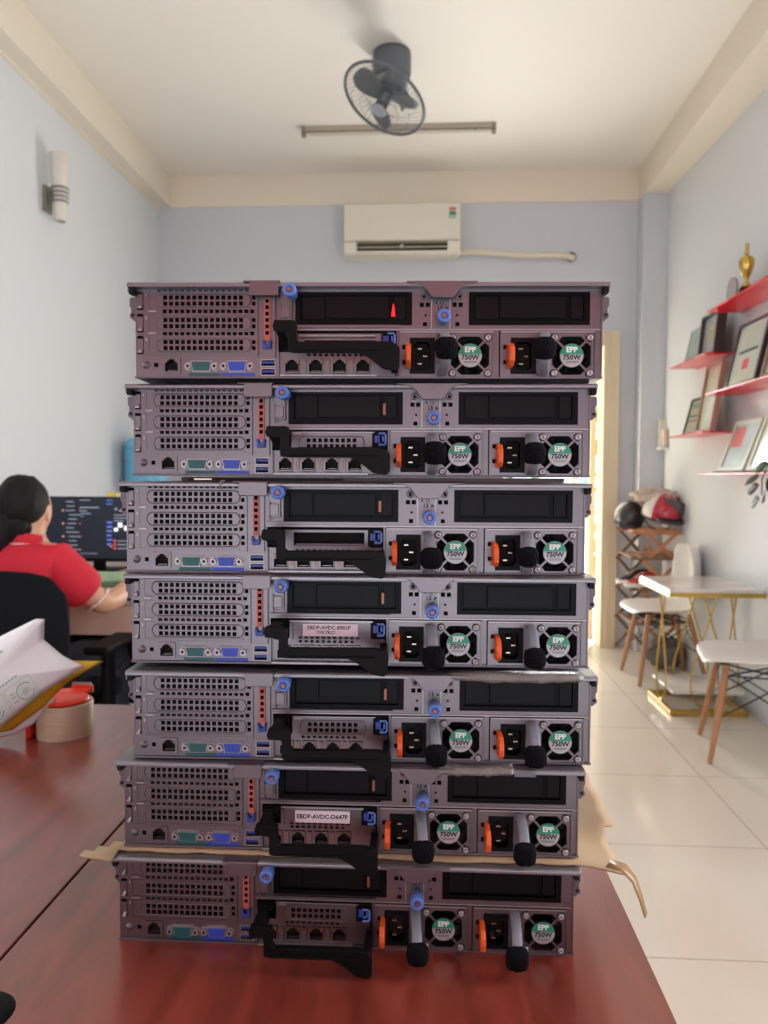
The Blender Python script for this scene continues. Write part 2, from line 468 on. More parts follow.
        ubox(b, a + 6, a + 0.25 * w, 2.6, 4.2, 55.5, 76.5, 1)
        P.append(b.build('drive_blank', ['bay', 'bay2'], bevel=0.0004))
    # network card row
    b = MB()
    Hn = [(U(u - 7.0), U(u + 7.0), V(4), V(18.5)) for u in (146.8, 168.8, 191.2, 213)]
    Hn += [hole(162.5 + k * PITCH, 21.8, 3.0, 2.2) for k in range(10)]
    b.plate(U(134.2), U(243), V(2.5), V(24.5), Hn, 0.0006, 0.001)
    ubox(b, 136, 226, -6, 0.6, 1.6, 3.0, 1); ubox(b, 134.2, 135.2, -4, 0.6, 2, 24)
    for u in (157.8, 180, 202.2): ubox(b, u - 2.0, u + 2.0, -1.6, 0.6, 4.5, 18, 0); ubox(b, u - 0.9, u + 0.9, -1.9, -1.6, 7, 16, 2)
    P.append(b.build('network_card', ['zinc', 'steel', 'copper']))
    for u in (146.8, 168.8, 191.2, 213): P.append(rj45(u, 11.4, 13.6, 13.6, 'ethernet_port', 'copper'))
    # blue latch at the end of the card cage
    b = MB(); ubox(b, 229.5, 244, -1, 8, 25.5, 43); b.build
    ubox(b, 232.0, 237, -4.5, -1, 31.5, 38.5, 1); 
    b.tube([(U(236), V(-7), V(40.4)), (U(241.5), V(-7), V(40.4)), (U(242.6), V(-7), V(39)), (U(242.6), V(-7), V(31)), (U(241.5), V(-7), V(29.6)), (U(236), V(-7), V(29.6))], 0.0011, n=8, mi=2)
    ubox(b, 239.4, 240.8, -7.5, -1, 33, 38, 2); ubox(b, 236, 239.4, -3.5, -1, 30, 31.5, 2)
    P.append(b.build('cage_latch', ['black', 'blue_d', 'blue'], bevel=0.0004))
    # black pull bar over the network ports
    b = MB()
    out = [(138, 44.5), (136.5, 39), (138, 35), (149, 34.5), (150, 33), (150, 18.6), (152, 17.2), (156, 16.6), (212, 16.6), (220, 13), (228, 7), (233, 3.0), (244, 1.2), (247.4, 4), (247.6, 20), (244.5, 24), (236, 26.2), (160, 25.6), (157.6, 28), (157.6, 43), (155, 44.5)]
    b.prism([(U(u), V(v)) for u, v in out], V(-48), V(-41))
    b.prism_x([(V(-41.5), V(44)), (V(-41.5), V(35)), (V(-8), V(25)), (V(-3), V(25)), (V(-3), V(41)), (V(-12), V(43))], U(139), U(147))
    b.prism_x([(V(-41.5), V(22)), (V(-41.5), V(6)), (V(-6), V(4)), (V(-2), V(7)), (V(-2), V(20)), (V(-10), V(23))], U(239.5), U(245.5))
    ubox(b, 158, 236, -49.2, -48, 18.2, 19.2)
    b.cyl((U(136.5), V(-6), V(39)), (U(150), V(-6), V(39)), 0.0042, n=14)
    P.append(b.build('pull_handle', ['black'], bevel=0.0012))
    return P

def build_psu():
    """power supply, origin at the rack server's own origin, left bay"""
    root = MB()
    Hs = [(U(294.8), U(330.0), V(3.5), V(38.7)), (U(249.6), U(253.2), V(26.8), V(31)), (U(249.6), U(253.2), V(13), V(17)), (U(256.5), U(279.8), V(4.2), V(37.4))]
    root.plate(U(246.6), U(334.6), V(1.2), V(43.4), Hs, -0.001, 0.003)
    ubox(root, 246.8, 334.4, 12, 250, 1.5, 43)
    ubox(root, 246.6, 247.6, -3, -1, 1.5, 43.2); ubox(root, 333.4, 334.6, -3, -1, 1.5, 43.2)
    ubox(root, 246.6, 334.6, -2.2, -1, 42.4, 43.4, 1); ubox(root, 330.2, 330.9, -1.8, -1, 5, 40)
    ubox(root, 248, 333, 11.5, 12, 2, 43, 2)
    P = root.build('power_supply', ['zinc', 'steel', 'void'])
    # mains inlet
    b = MB()
    b.plate(U(256.5), U(279.8), V(4.2), V(37.4), [(U(260.5), U(275.5), V(10), V(31.5)), (U(262.5), U(273.5), V(8), V(33.5))], -0.0025, 0.013)
    ubox(b, 259, 277, 10, 10.5, 6, 35, 1)
    for (u, v) in ((266, 27.5), (270.8, 20.6), (266, 13.6)): ubox(b, u - 1.9, u + 1.9, -0.5, 10, v - 0.55, v + 0.55, 2)
    b.build('power_inlet', ['black', 'void', 'gold_pin'], P)
    # orange release tab
    b = MB()
    prof = [(10, 0), (10, 20), (0, 22), (-16, 20.5), (-22.5, 16), (-23.5, 10), (-22.5, 4), (-16, 0), (0, -1)]
    b.prism_x([(V(y), V(z + 9.4)) for y, z in prof], U(252.6), U(257.4))
    b.build('release_tab', ['orange'], P, bevel=0.0010)
    # fan behind its guard
    c = (U(312.4), 0, V(21.1))
    b = MB(); b.cyl((c[0], 0.006, c[2]), (c[0], 0.011, c[2]), 0.0095, n=20)
    for k in range(7):
        a = 2 * PI * k / 7
        p = [Vector((math.cos(a) * 0.009, 0, math.sin(a) * 0.009)), Vector((math.cos(a + .25) * 0.0165, 0, math.sin(a + .25) * 0.0165)),
             Vector((math.cos(a + .85) * 0.0162, 0, math.sin(a + .85) * 0.0162)), Vector((math.cos(a + .7) * 0.009, 0, math.sin(a + .7) * 0.009))]
        vs = [Vector(c) + q + Vector((0, 0.006 if i in (0, 1) else 0.010, 0)) for i, q in enumerate(p)]
        vs += [v + Vector((0, 0.0006, 0)) for v in vs]
        b.add(vs, [(0, 1, 2, 3), (7, 6, 5, 4), (0, 4, 5, 1), (1, 5, 6, 2), (2, 6, 7, 3), (3, 7, 4, 0)])
    b.build('cooling_fan', ['bay'], P)
    b = MB()
    # guard: corner fillets turn the square opening into an octagon, four spokes, hub
    h = 0.0176
    for sx in (-1, 1):
        for sz in (-1, 1):
            q = 0.0092
            tri = [(c[0] + sx * h, c[2] + sz * h), (c[0] + sx * (h - q), c[2] + sz * h), (c[0] + sx * h, c[2] + sz * (h - q))]
            if sx * sz < 0: tri = tri[::-1]
            b.prism(tri[::-1] if sx * sz < 0 else tri, V(-1.0), V(1.0))
            d = Vector((sx, 0, sz)).normalized(); n_ = Vector((-d.z, 0, d.x))
            b.obox(Vector(c) + d * 0.0155 + Vector((0, -0.0012, 0)), d, n_, Vector((0, 1, 0)), 0.0065, 0.0010, 0.0008)
    b.cyl((c[0], 0.0, c[2]), (c[0], -0.0022, c[2]), 0.0110, n=28)
    g = b.build('fan_guard', ['zinc', 'void'], P)
    for sx in (-1, 1):
        for sz in (-1, 1):
            b = MB(); x, z = c[0] + sx * 0.0163, c[2] + sz * 0.0163
            b.lathe([(0.0037, V(-1)), (0.0037, V(-1.5)), (0.0030, V(-1.5))], (x, 0, z), 16, 1, 'y')
            b.lathe([(0.0030, V(-1.5)), (0.0030, V(-3.2)), (0.0024, V(-3.9)), (0.0010, V(-3.9)), (0.0008, V(-3.2)), (0, V(-3.2))], (x, 0, z), 16, 0, 'y')
            b.build('guard_screw', ['steel', 'void'], P)
    # round rating sticker
    b = MB(); r = 0.0106; y = V(-2.35); n = 28
    cut = 0.0012
    a0 = math.asin(cut / r)
    top = [(c[0] + r * math.cos(a0 + (PI - 2 * a0) * k / 14), c[2] + r * math.sin(a0 + (PI - 2 * a0) * k / 14)) for k in range(15)]
    low = [(c[0] + r * math.cos(PI - a0 + (PI + 2 * a0) * k / 18), c[2] + r * math.sin(PI - a0 + (PI + 2 * a0) * k / 18)) for k in range(19)]
    b.prism(top, y, V(-2.2), 0); b.prism(low, y, V(-2.2), 1)
    b.text('EPP', 0.0068, (c[0], y - 0.00006, c[2] + 0.0052), 2, bold=0.0003)
    b.text('750W', 0.0064, (c[0], y - 0.00006, c[2] - 0.0018), 3, bold=0.00025)
    for k, w in ((0, 6.5), (1, 5.5)):
        b.box(c[0] - w / 1000, c[0] + w / 1000, y - 0.00006, y, c[2] - 0.0058 - k * 0.0012, c[2] - 0.0054 - k * 0.0012, 3)
    b.build('rating_sticker', ['st_green', 'st_grey', 'white', 'ink'], P)
    return P

def strap_parts(P, hv, drop, size, du=0.0, tip=0.0):
    """grey carry loop of the supply and the black velcro tie wrapped round its outer end"""
    u0 = 285.6 + du
    pts = []
    for k in range(13):
        t = PI * k / 12
        y = -42 * math.sin(t) ** 0.75 if 0 < k < 12 else 0
        v = hv + 18.5 * math.cos(t) - drop * math.sin(t)
        pts.append((U(u0 + tip * math.sin(t)), V(y - 0.5), V(v)))
    b = MB(); b.tube(pts, [(0.0046, 0.0010)] * 13, n=10, flat=(1, 0, 0))
    b.build('carry_loop', ['strap'], P)
    b = MB(); zc = hv - drop
    rnd = random.Random(int(size * 100 + drop * 10))
    n, kk = 18, 10; vs = []; fs = []
    for j in range(kk + 1):
        p = PI * j / kk - PI / 2
        for i in range(n):
            t = 2 * PI * i / n
            cx, cy, cz = math.cos(p) * math.cos(t), math.cos(p) * math.sin(t), math.sin(p)
            sg = lambda q, e: math.copysign(abs(q) ** e, q)
            w = 1 + rnd.uniform(-.05, .05)
            vs.append((U(u0 + tip) + sg(cx, .7) * 0.0100 * size * w, V(-42) + sg(cy, .8) * 0.0075 * w, V(zc) + sg(cz, .6) * 0.0096 * size * w))
    for j in range(kk):
        for i in range(n):
            q = (i + 1) % n; fs.append((j * n + i, j * n + q, (j + 1) * n + q, (j + 1) * n + i))
    b.add(vs, fs, 0, True)
    b.build('velcro_tie', ['velcro'], P)

def riser_variants():
    R = {}
    b = MB()    # perforated two-row bracket
    Hs = [hole(166.5 + k * PITCH, z, 3.6, 3.8) for k in range(9) for z in (36.2, 30.6)]
    b.plate(U(150), U(229), V(25.2), V(43.4), Hs, 0.0, 0.001)
    b.tube([(U(188.4 + 28 * s_ + 3.0 * math.cos(t)), V(-0.5), V(33.4 + 6.4 * math.sin(t))) for s_, t in
            [(1, -PI / 2 + PI * k / 8) for k in range(9)] + [(-1, PI / 2 + PI * k / 8) for k in range(9)]], 0.0006, n=6, closed=True)
    ubox(b, 152, 160, -2.5, 0, 41.5, 43.4, 1); ubox(b, 150, 229, -1.4, 0, 43.4, 44.2, 1)
    R['perf'] = b.build('card_bracket', ['zinc', 'steel'])
    b = MB()    # open cage with a dark mouth
    b.plate(U(148), U(229), V(25.2), V(43.4), [(U(157), U(224), V(28.5), V(41))], -0.001, 0.012)
    ubox(b, 150, 229, 11, 11.6, 26, 43, 1); ubox(b, 158, 223, 3, 11, 28.7, 30, 0)
    R['open'] = b.build('card_bracket', ['zinc', 'void'])
    b = MB()    # narrow gap under a bright bar
    b.plate(U(148), U(229), V(25.2), V(43.4), [(U(156), U(222), V(33.0), V(37.0))], -0.001, 0.012)
    ubox(b, 150, 229, 11, 11.6, 26, 43, 2); b.tube([(U(152), V(-3), V(40.8)), (U(222), V(-3), V(40.8))], 0.0016, n=8, mi=1)
    ubox(b, 166, 214, -2.0, -1, 39, 42.5, 1)
    R['bar'] = b.build('card_bracket', ['zinc', 'steel', 'void'])
    b = MB()    # plain plate for a paper label
    b.plate(U(150), U(229), V(25.2), V(43.4), [hole(160 + k * PITCH, 27.4, 3.4, 1.8) for k in range(11)], 0.0, 0.001)
    ubox(b, 150, 229, -1.6, 0, 42.6, 44.2, 1); ubox(b, 150, 153, -2.5, 0, 26, 42)
    R['plain'] = b.build('card_bracket', ['zinc', 'steel'])
    return R

common = build_common()
psu = build_psu()
risers = riser_variants()
def side_bracket(sg):
    b = MB()
    e = -0.3 if sg < 0 else 434.3
    pts = [(0, 76), (0, 54), (2.6, 54), (4.6, 56), (6.6, 57), (6.6, 60), (5.4, 62), (5.4, 66), (6.8, 68), (6.8, 75), (5, 76)]
    P2 = [(U(e + sg * a), V(v)) for a, v in pts]
    if sg < 0: P2 = P2
    else: P2 = P2[::-1]
    b.prism(P2[::-1], V(4), V(30))
    b.cyl((U(e + sg * 3.6), V(3.2), V(59.5)), (U(e + sg * 3.6), V(4.5), V(59.5)), 0.0015, n=10, mi=1)
    return b.build('rail_bracket', ['zinc_dull', 'void'], bevel=0.0005)
sbr = [side_bracket(-1), side_bracket(1)]
stat = MB(); ubox(stat, 239.8, 242.2, 0.0, 2.2, 58.5, 69); stat_o = stat.build('light_pipe', ['copper'])
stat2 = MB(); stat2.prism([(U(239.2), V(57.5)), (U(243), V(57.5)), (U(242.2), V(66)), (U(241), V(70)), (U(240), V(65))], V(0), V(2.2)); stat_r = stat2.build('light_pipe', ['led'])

SV = [(-0.0574, 0.7193, 1.88, 1.2825, 'bar', 'topmost rack server of the stack, red status light glowing in its left drive bay', 19.7, (0.2, 0.2), (1.0, 1.0)),
      (-0.0658, 0.7297, 0.85, 1.1914, 'perf', 'rack server second from the top, resting on the thin dark rail', 19.7, (0.2, 0.2), (1.06, 1.0)),
      (-0.0693, 0.7238, 2.22, 1.0993, 'open', 'rack server third from the top with an open black card slot', 18.6, (2.0, 0.4), (1.0, 0.95)),
      (-0.0660, 0.7221, 1.03, 1.0123, 'plain', 'middle rack server of the stack with a two-line paper label', 18.6, (3.5, 3.2), (1.04, .98)),
      (-0.0630, 0.7186, 1.46, 0.9213, 'perf', 'rack server third from the bottom, directly above the one labelled with one line', 19.2, (1.8, 1.6), (1.0, 1.0)),
      (-0.0738, 0.7176, 0.64, 0.8338, 'plain', 'rack server sitting on the cardboard sheet with a one-line paper label', 19.2, (1.5, 1.2), (1.0, 1.02)),
      (-0.0780, 0.7125, 0.36, 0.7427, 'perf', 'bottom rack server of the stack standing on the red-brown table', 19.2, (1.5, 2.2), (1.0, 1.04))]
for i, (x, y, t, z, kind, label, hv, drops, sizes) in enumerate(SV):
    r = empty('rack_server', label, 'server', (x, y, z), math.radians(t), 'rack servers stacked on the table')
    for o in common: copy_tree(o, r)
    for o in sbr: copy_tree(o, r)
    rc = copy_tree(risers[kind], r); rc.location = (.0025, 0, -.002)
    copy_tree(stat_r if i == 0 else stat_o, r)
    for k in range(2):
        p = copy_tree(psu, r); p.location = (0.0934 * k, 0, 0)
        strap_parts(p, 21.3, drops[k] - (1.5 if i > 3 else 0), sizes[k], tip=(2.5, (-5.5, -3, -5, -1, -3, 0, -2)[i])[k])
    if i == 3:
        b = MB(); ubox(b, 165, 217.5, -1.5, 0, 27.5, 39); b.text('EBDP-AVDC-B901P', 0.0050, (U(190), V(-1.56), V(35.4)), 1, bold=.00012); b.text('TRK7R22', 0.0046, (U(187), V(-1.56), V(30.8)), 1, bold=.00006)
        b.build('paper_label', ['label', 'ink'], r)
    if i == 5:
        b = MB(); ubox(b, 166, 218.5, -1.5, 0, 27.0, 38.5); b.text('EBDP-AVDC-D647P', 0.0058, (U(192), V(-1.56), V(32.8)), 1, bold=.0002)
        b.build('paper_label', ['label', 'ink'], r)
    if i in (4, 5):
        b = MB(); n = 22; vs = []; fs = []
        u0, u1 = (302, 424) if i == 4 else (300, 372)
        for k in range(n + 1):
            u = u0 + (u1 - u0) * k / n
            w = math.sin(PI * k / n) ** 0.4 if 0 < k < n else 0.2
            for (yy, vv) in ((2, 87.0), (-12, 86.9 + random.uniform(0, .6)), (-14.5 - random.uniform(0, 1.5), 84.5), (-13.5, 84.0 - 3.0 * w - random.uniform(0, 1.5))):
                vs.append((U(u), V(yy), V(vv)))
        for k in range(n):
            for j in range(3): a = k * 4 + j; fs.append((a, a + 4, a + 5, a + 1))
        b.add(vs, fs, 0, True); o = b.build('protective_film', ['film'], r)
        md = o.modifiers.new('sol', 'SOLIDIFY'); md.thickness = 0.0003
        if i == 5:
            b = MB(); ubox(b, 372, 392, -14, -12.6, 80.5, 86.6); b.build('cover_label', ['strap'], r, bevel=.0004)
    if i == 2:
        b = MB(); b.add([(U(90) + random.uniform(0, .012), V(-15 + random.uniform(0, 6)), V(80 + random.uniform(0, 8.5))) for _ in range(9)], [(0, 1, 2), (2, 3, 4), (4, 5, 6), (6, 7, 8), (1, 4, 7), (0, 5, 8)])
        o = b.build('tape_scrap', ['strap'], r); md = o.modifiers.new('sol', 'SOLIDIFY'); md.thickness = 0.0008
for proto in common + sbr + list(risers.values()) + [psu, stat_o, stat_r]:
    for c in kids(proto): bpy.data.objects.remove(c)
    bpy.data.objects.remove(proto)

# things between the servers
def spacer(name, x0, x1, y0, y1, z0, z1, m, label, cat, rz=0.0):
    b = MB(); b.box(x0, x1, y0, y1, z0, z1)
    return tag(b.build(name, [m], bevel=0.0012), label, cat)
spacer('foam_strip', -0.250, 0.148, 0.724, 0.80, 1.2780, 1.2824, 'foam', 'flat black foam strip between the two topmost rack servers', 'foam strip')
# rail: open dark channel with a rounded end
b = MB()
pts = []
for k in range(9):
    a = PI / 2 + PI * k / 8; pts.append((-0.233 + 0.0022 * math.cos(a), 1.1882 + 0.0022 * math.sin(a)))
pts += [(0.126, 1.1860), (0.126, 1.1904)]
b.prism(pts, 0.722, 0.745)
b.box(-0.228, -0.08, 0.7205, 0.722, 1.1873, 1.1890, 1); b.box(-0.222, -0.205, 0.7195, 0.7206, 1.1875, 1.1888, 2)
M['rail'] = mat('dark_rail', (52, 42, 44), 0.4, 0.5)
tag(b.build('mounting_rail', ['rail', 'black', 'gold_pin']), 'thin dark metal rail lying between the second and third rack servers', 'rail')

def sheet(name, outline, z, m, thick, amp, label, cat, seed, nx=40, ny=26, droop=None):
    rnd = random.Random(seed); from mathutils.noise import noise
    x0 = min(p[0] for p in outline); x1 = max(p[0] for p in outline); y0 = min(p[1] for p in outline); y1 = max(p[1] for p in outline)
    def inside(x, y):
        c = False; n = len(outline)
        for i in range(n):
            a, b2 = outline[i], outline[(i + 1) % n]
            if (a[1] > y) != (b2[1] > y) and x < (b2[0] - a[0]) * (y - a[1]) / (b2[1] - a[1]) + a[0]: c = not c
        return c
    idx = {}; vs = []; fs = []
    def vert(i, j):
        if (i, j) in idx: return idx[(i, j)]
        x = x0 + (x1 - x0) * i / nx; y = y0 + (y1 - y0) * j / ny
        h = abs(noise(Vector((x * 9, y * 9, seed)))) * amp
        if droop: h = droop(x, y, h)
        vs.append((x + noise(Vector((x * 30, y * 30, 1))) * 0.004, y + noise(Vector((x * 40, y * 30, 9))) * 0.004, z + h)); idx[(i, j)] = len(vs) - 1
        return idx[(i, j)]
    for i in range(nx):
        for j in range(ny):
            if inside(x0 + (x1 - x0) * (i + .5) / nx, y0 + (y1 - y0) * (j + .5) / ny):
                fs.append((vert(i, j), vert(i + 1, j), vert(i + 1, j + 1), vert(i, j + 1)))
    b = MB(); b.add(vs, fs, 0, True); o = b.build(name, [m])
    md = o.modifiers.new('sol', 'SOLIDIFY'); md.thickness = thick; md.offset = 1
    return tag(o, label, cat)
def dr(x, y, h):
    # flat where the servers press on it, free and crumpled outside
    out = max(0, -0.285 - x) * 1.0 + max(0, x - 0.141)
    e = 0.0
    if x > 0.13 and y < 0.78: e = -0.30 * max(0, x - 0.141)
    return h * min(1, out * 25) * 1.0 + e + min(0.008, out * 0.10)
sheet('cardboard_sheet', [(-0.322, 0.686), (-0.300, 0.690), (-0.285, 0.712), (-0.20, 0.715), (0.06, 0.715), (0.145, 0.712), (0.178, 0.706), (0.190, 0.80), (0.192, 1.02), (0.16, 1.22), (-0.28, 1.22), (-0.295, 0.80), (-0.285, 0.735)],
      0.8296, 'card', 0.0024, 0.004, 'torn brown cardboard sheet between the two lowest rack servers', 'cardboard', 3, 56, 44, dr)
sheet('cardboard_scrap', [(-0.27, 0.735), (-0.10, 0.722), (0.09, 0.726), (0.10, 0.95), (-0.26, 0.95)], 0.9178, 'card', 0.0024, 0.0004,
      'thin tan card strip peeking out under the middle rack server', 'cardboard', 5, 40, 20)
# loose tape tongue hanging from the sheet
b = MB(); M['tape_brown'] = mat('brown_tape', (150, 118, 82), 0.35, var=.1)
path = [(0.168, 0.700, 0.836), (0.181, 0.697, 0.834), (0.189, 0.692, 0.826), (0.194, 0.689, 0.812), (0.198, 0.686, 0.797)]
vs = []
for k, p in enumerate(path):
    w = 0.010 - 0.0014 * k
    vs += [(p[0] - w * .4, p[1] - w * .3, p[2]), (p[0] + w * .4, p[1] + w, p[2] + 0.001)]
b.add(vs, [(2 * k, 2 * k + 1, 2 * k + 3, 2 * k + 2) for k in range(len(path) - 1)], 0, True)
o = b.build('tape_strip', ['tape_brown']); md = o.modifiers.new('s', 'SOLIDIFY'); md.thickness = 0.0008
tag(o, 'curled strip of brown tape hanging off the cardboard sheet', 'tape')

# ------------------------------------------------------------------ room shell
WL, WR, YB, YF, ZC = -1.95, 1.66, 5.5, -2.2, 3.335
ZBM = 3.115
M['wall'] = mat('wall_paint', (216, 221, 225), 0.38, bump=0.04, bscale=6, spec=0.35)
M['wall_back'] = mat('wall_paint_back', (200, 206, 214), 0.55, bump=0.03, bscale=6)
M['ceil'] = mat('ceiling_paint', (234, 230, 221), 0.7, bump=0.03, bscale=5)
M['beam'] = mat('beam_paint', (228, 220, 204), 0.7, bump=0.03, bscale=5)
M['frontwall'] = mat('front_wall_red', (190, 40, 42), 0.6)  # invented red, there to be mirrored in the upper servers

def tile_floor():
    m = bpy.data.materials.new('polished_tiles'); m.use_nodes = True; nt = m.node_tree; b = nt.nodes['Principled BSDF']
    tc = nt.nodes.new('ShaderNodeTexCoord'); sx = nt.nodes.new('ShaderNodeSeparateXYZ'); nt.links.new(tc.outputs['Object'], sx.inputs[0])
    outs = []
    for ax, off in ((0, 1.10), (1, 1.90)):
        a = nt.nodes.new('ShaderNodeMath'); a.operation = 'SUBTRACT'; nt.links.new(sx.outputs[ax], a.inputs[0]); a.inputs[1].default_value = off - 60 * 0.6 - 0.3
        d = nt.nodes.new('ShaderNodeMath'); d.operation = 'MODULO'; nt.links.new(a.outputs[0], d.inputs[0]); d.inputs[1].default_value = 0.6
        e = nt.nodes.new('ShaderNodeMath'); e.operation = 'SUBTRACT'; nt.links.new(d.outputs[0], e.inputs[0]); e.inputs[1].default_value = 0.3
        f = nt.nodes.new('ShaderNodeMath'); f.operation = 'ABSOLUTE'; nt.links.new(e.outputs[0], f.inputs[0])
        g = nt.nodes.new('ShaderNodeMath'); g.operation = 'LESS_THAN'; nt.links.new(f.outputs[0], g.inputs[0]); g.inputs[1].default_value = 0.0016
        outs.append(g)
    mxm = nt.nodes.new('ShaderNodeMath'); mxm.operation = 'MAXIMUM'; nt.links.new(outs[0].outputs[0], mxm.inputs[0]); nt.links.new(outs[1].outputs[0], mxm.inputs[1])
    n = nt.nodes.new('ShaderNodeTexNoise'); n.inputs['Scale'].default_value = 1.6; n.inputs['Detail'].default_value = 6; n.inputs['Distortion'].default_value = 1.2
    nt.links.new(tc.outputs['Object'], n.inputs['Vector'])
    c = nt.nodes.new('ShaderNodeMix'); c.data_type = 'RGBA'; c.inputs[6].default_value = lin((220, 211, 197)); c.inputs[7].default_value = lin((208, 196, 180))
    nt.links.new(n.outputs['Fac'], c.inputs[0])
    c2 = nt.nodes.new('ShaderNodeMix'); c2.data_type = 'RGBA'; nt.links.new(c.outputs[2], c2.inputs[6]); c2.inputs[7].default_value = lin((150, 132, 116)); nt.links.new(mxm.outputs[0], c2.inputs[0])
    nt.links.new(c2.outputs[2], b.inputs['Base Color'])
    b.inputs['Roughness'].default_value = 0.13; b.inputs['Specular IOR Level'].default_value = 0.55
    return m
M['floor'] = tile_floor()
b = MB(); b.box(WL - .1, WR + .2, YF - .1, YB + 0.12, -0.1, 0); struct(b.build('floor', ['floor']))
b = MB(); b.box(WL - .1, WR + .2, YF - .1, YB + .12, ZC, ZC + .1); struct(b.build('ceiling', ['ceil']))
b = MB(); b.box(WL - .1, WL, YF - .1, YB + .12, 0, ZC); struct(b.build('wall_left', ['wall']))
b = MB(); b.prism_z([(WR + .06, YF - .1), (WR + .2, YF - .1), (WR + .2, YB + .12), (1.598, YB + .12), (1.598, YB), (1.664, 3.40), (WR + .06, 1.5)], 0, ZC); struct(b.build('wall_right', ['wall']))
DX0, DX1, DZ = 0.42, 1.318, 2.21
b = MB(); b.box(WL, DX0, YB, YB + .12, 0, ZC); b.box(DX1, WR, YB, YB + .12, 0, ZC); b.box(DX0, DX1, YB, YB + .12, DZ, ZC)
struct(b.build('wall_back', ['wall_back']))
# front (street side) wall behind the camera: wide glazed shopfront opening; unseen red colour added to tint server reflections
b = MB(); b.box(WL, -1.55, YF - .1, YF, 0, ZC); b.box(1.35, WR + .06, YF - .1, YF, 0, ZC); b.box(-1.55, 1.35, YF - .1, YF, 1.5, ZC)
struct(b.build('wall_front', ['frontwall']))
b = MB(); b.box(WL, -1.845, YF, YB, ZBM, ZC); struct(b.build('trim_1', ['beam'], bevel=.003))
b = MB(); b.box(1.44, WR + .1, YF, YB, ZBM, ZC); struct(b.build('trim_2', ['beam'], bevel=.003))
b = MB(); b.box(-1.845, 1.44, 5.49, YB, ZBM, ZC); struct(b.build('trim_3', ['beam']))
b = MB(); b.box(1.44, 1.603, 5.36, YB, 0, ZBM); struct(b.build('wall_column', ['wall_back'], bevel=.003))
b = MB(); b.box(WL, WL + .012, YF, YB, ZBM - .018, ZBM); struct(b.build('trim_4', ['beam']))

# back door: timber jamb and an outward-opened leaf with louvred glass
M['jamb'] = mat('pale_timber', (214, 199, 172), 0.5, var=0.06, vscale=3, stretch=(6, 6, 0.6), bump=0.03)
M['jamb2'] = mat('cream_leaf', (226, 206, 172), 0.5, var=0.03, vscale=3)
M['louver'] = mat('teal_louver_glass', (150, 205, 208), 0.2, trans=0.3)
b = MB(); b.box(1.212, 1.318, 5.44, 5.63, 0, DZ); b.box(DX0, DX0 + .105, 5.44, 5.63, 0, DZ); b.box(DX0 + .105, 1.212, 5.44, 5.63, DZ - 0.1, DZ)
b.box(1.253, 1.259, 5.434, 5.44, 0.0, DZ)
d = struct(b.build('door_1', ['jamb'], bevel=.004))
b = MB()
lx0, lx1, ly0, ly1 = 1.165, 1.205, 5.63, 6.33
b.box(lx0, lx1, ly0, ly0 + .06, .02, 2.1); b.box(lx0, lx1, ly1 - .08, ly1, .02, 2.1)
b.box(lx0, lx1, ly0 + .06, ly1 - .08, .02, .12); b.box(lx0 + .012, lx1 - .012, ly0 + .06, ly1 - .08, .12, .82); b.box(lx0, lx1, ly0 + .06, ly1 - .08, .80, .88); b.box(lx0, lx1, ly0 + .06, ly1 - .08, 1.55, 1.62)
b.box(lx0 + .01, lx1 - .01, ly0 + .06, ly1 - .08, 1.62, 2.02); b.box(lx0, lx1, ly0 + .06, ly1 - .08, 2.02, 2.1)
b.build('door_leaf', ['jamb2'], d)
for k in range(6):
    b = MB(); zc = .94 + k * .112
    b.obox(Vector(((lx0 + lx1) / 2, (ly0 + ly1) / 2, zc)), Vector((0, 1, 0)), Vector((.55, 0, .83)).normalized(), Vector((.83, 0, -.55)).normalized(), .28, .045, .003)
    b.build('louver', ['louver'], d)

# outside behind the door
M['yard'] = mat('yard_concrete', (225, 222, 212), 0.9)
M['hedge'] = mat('hedge_leaf', (96, 150, 62), 0.6, rgb2=(60, 110, 40), vscale=5)
b = MB(); b.box(-6, 7, YB + .12, 12, -0.12, -0.02); struct(b.build('ground', ['yard']))
b = MB(); rnd = random.Random(2)
for k in range(1500):
    p = Vector((rnd.uniform(-4, 5), 9.4 + rnd.gauss(0, .35), rnd.uniform(0, 4.2)))
    a = Vector((rnd.gauss(0, 1), rnd.gauss(0, 1), rnd.gauss(0, 1))).normalized(); c = a.orthogonal().normalized(); s_ = rnd.uniform(.12, .25)
    b.add([p - a * s_, p + c * s_ * .5, p + a * s_, p - c * s_ * .5], [(0, 1, 2, 3)])
h = b.build('hedge', ['hedge']); h['kind'] = 'stuff'; tag(h, 'green hedge growing outside beyond the back doorway', 'hedge')

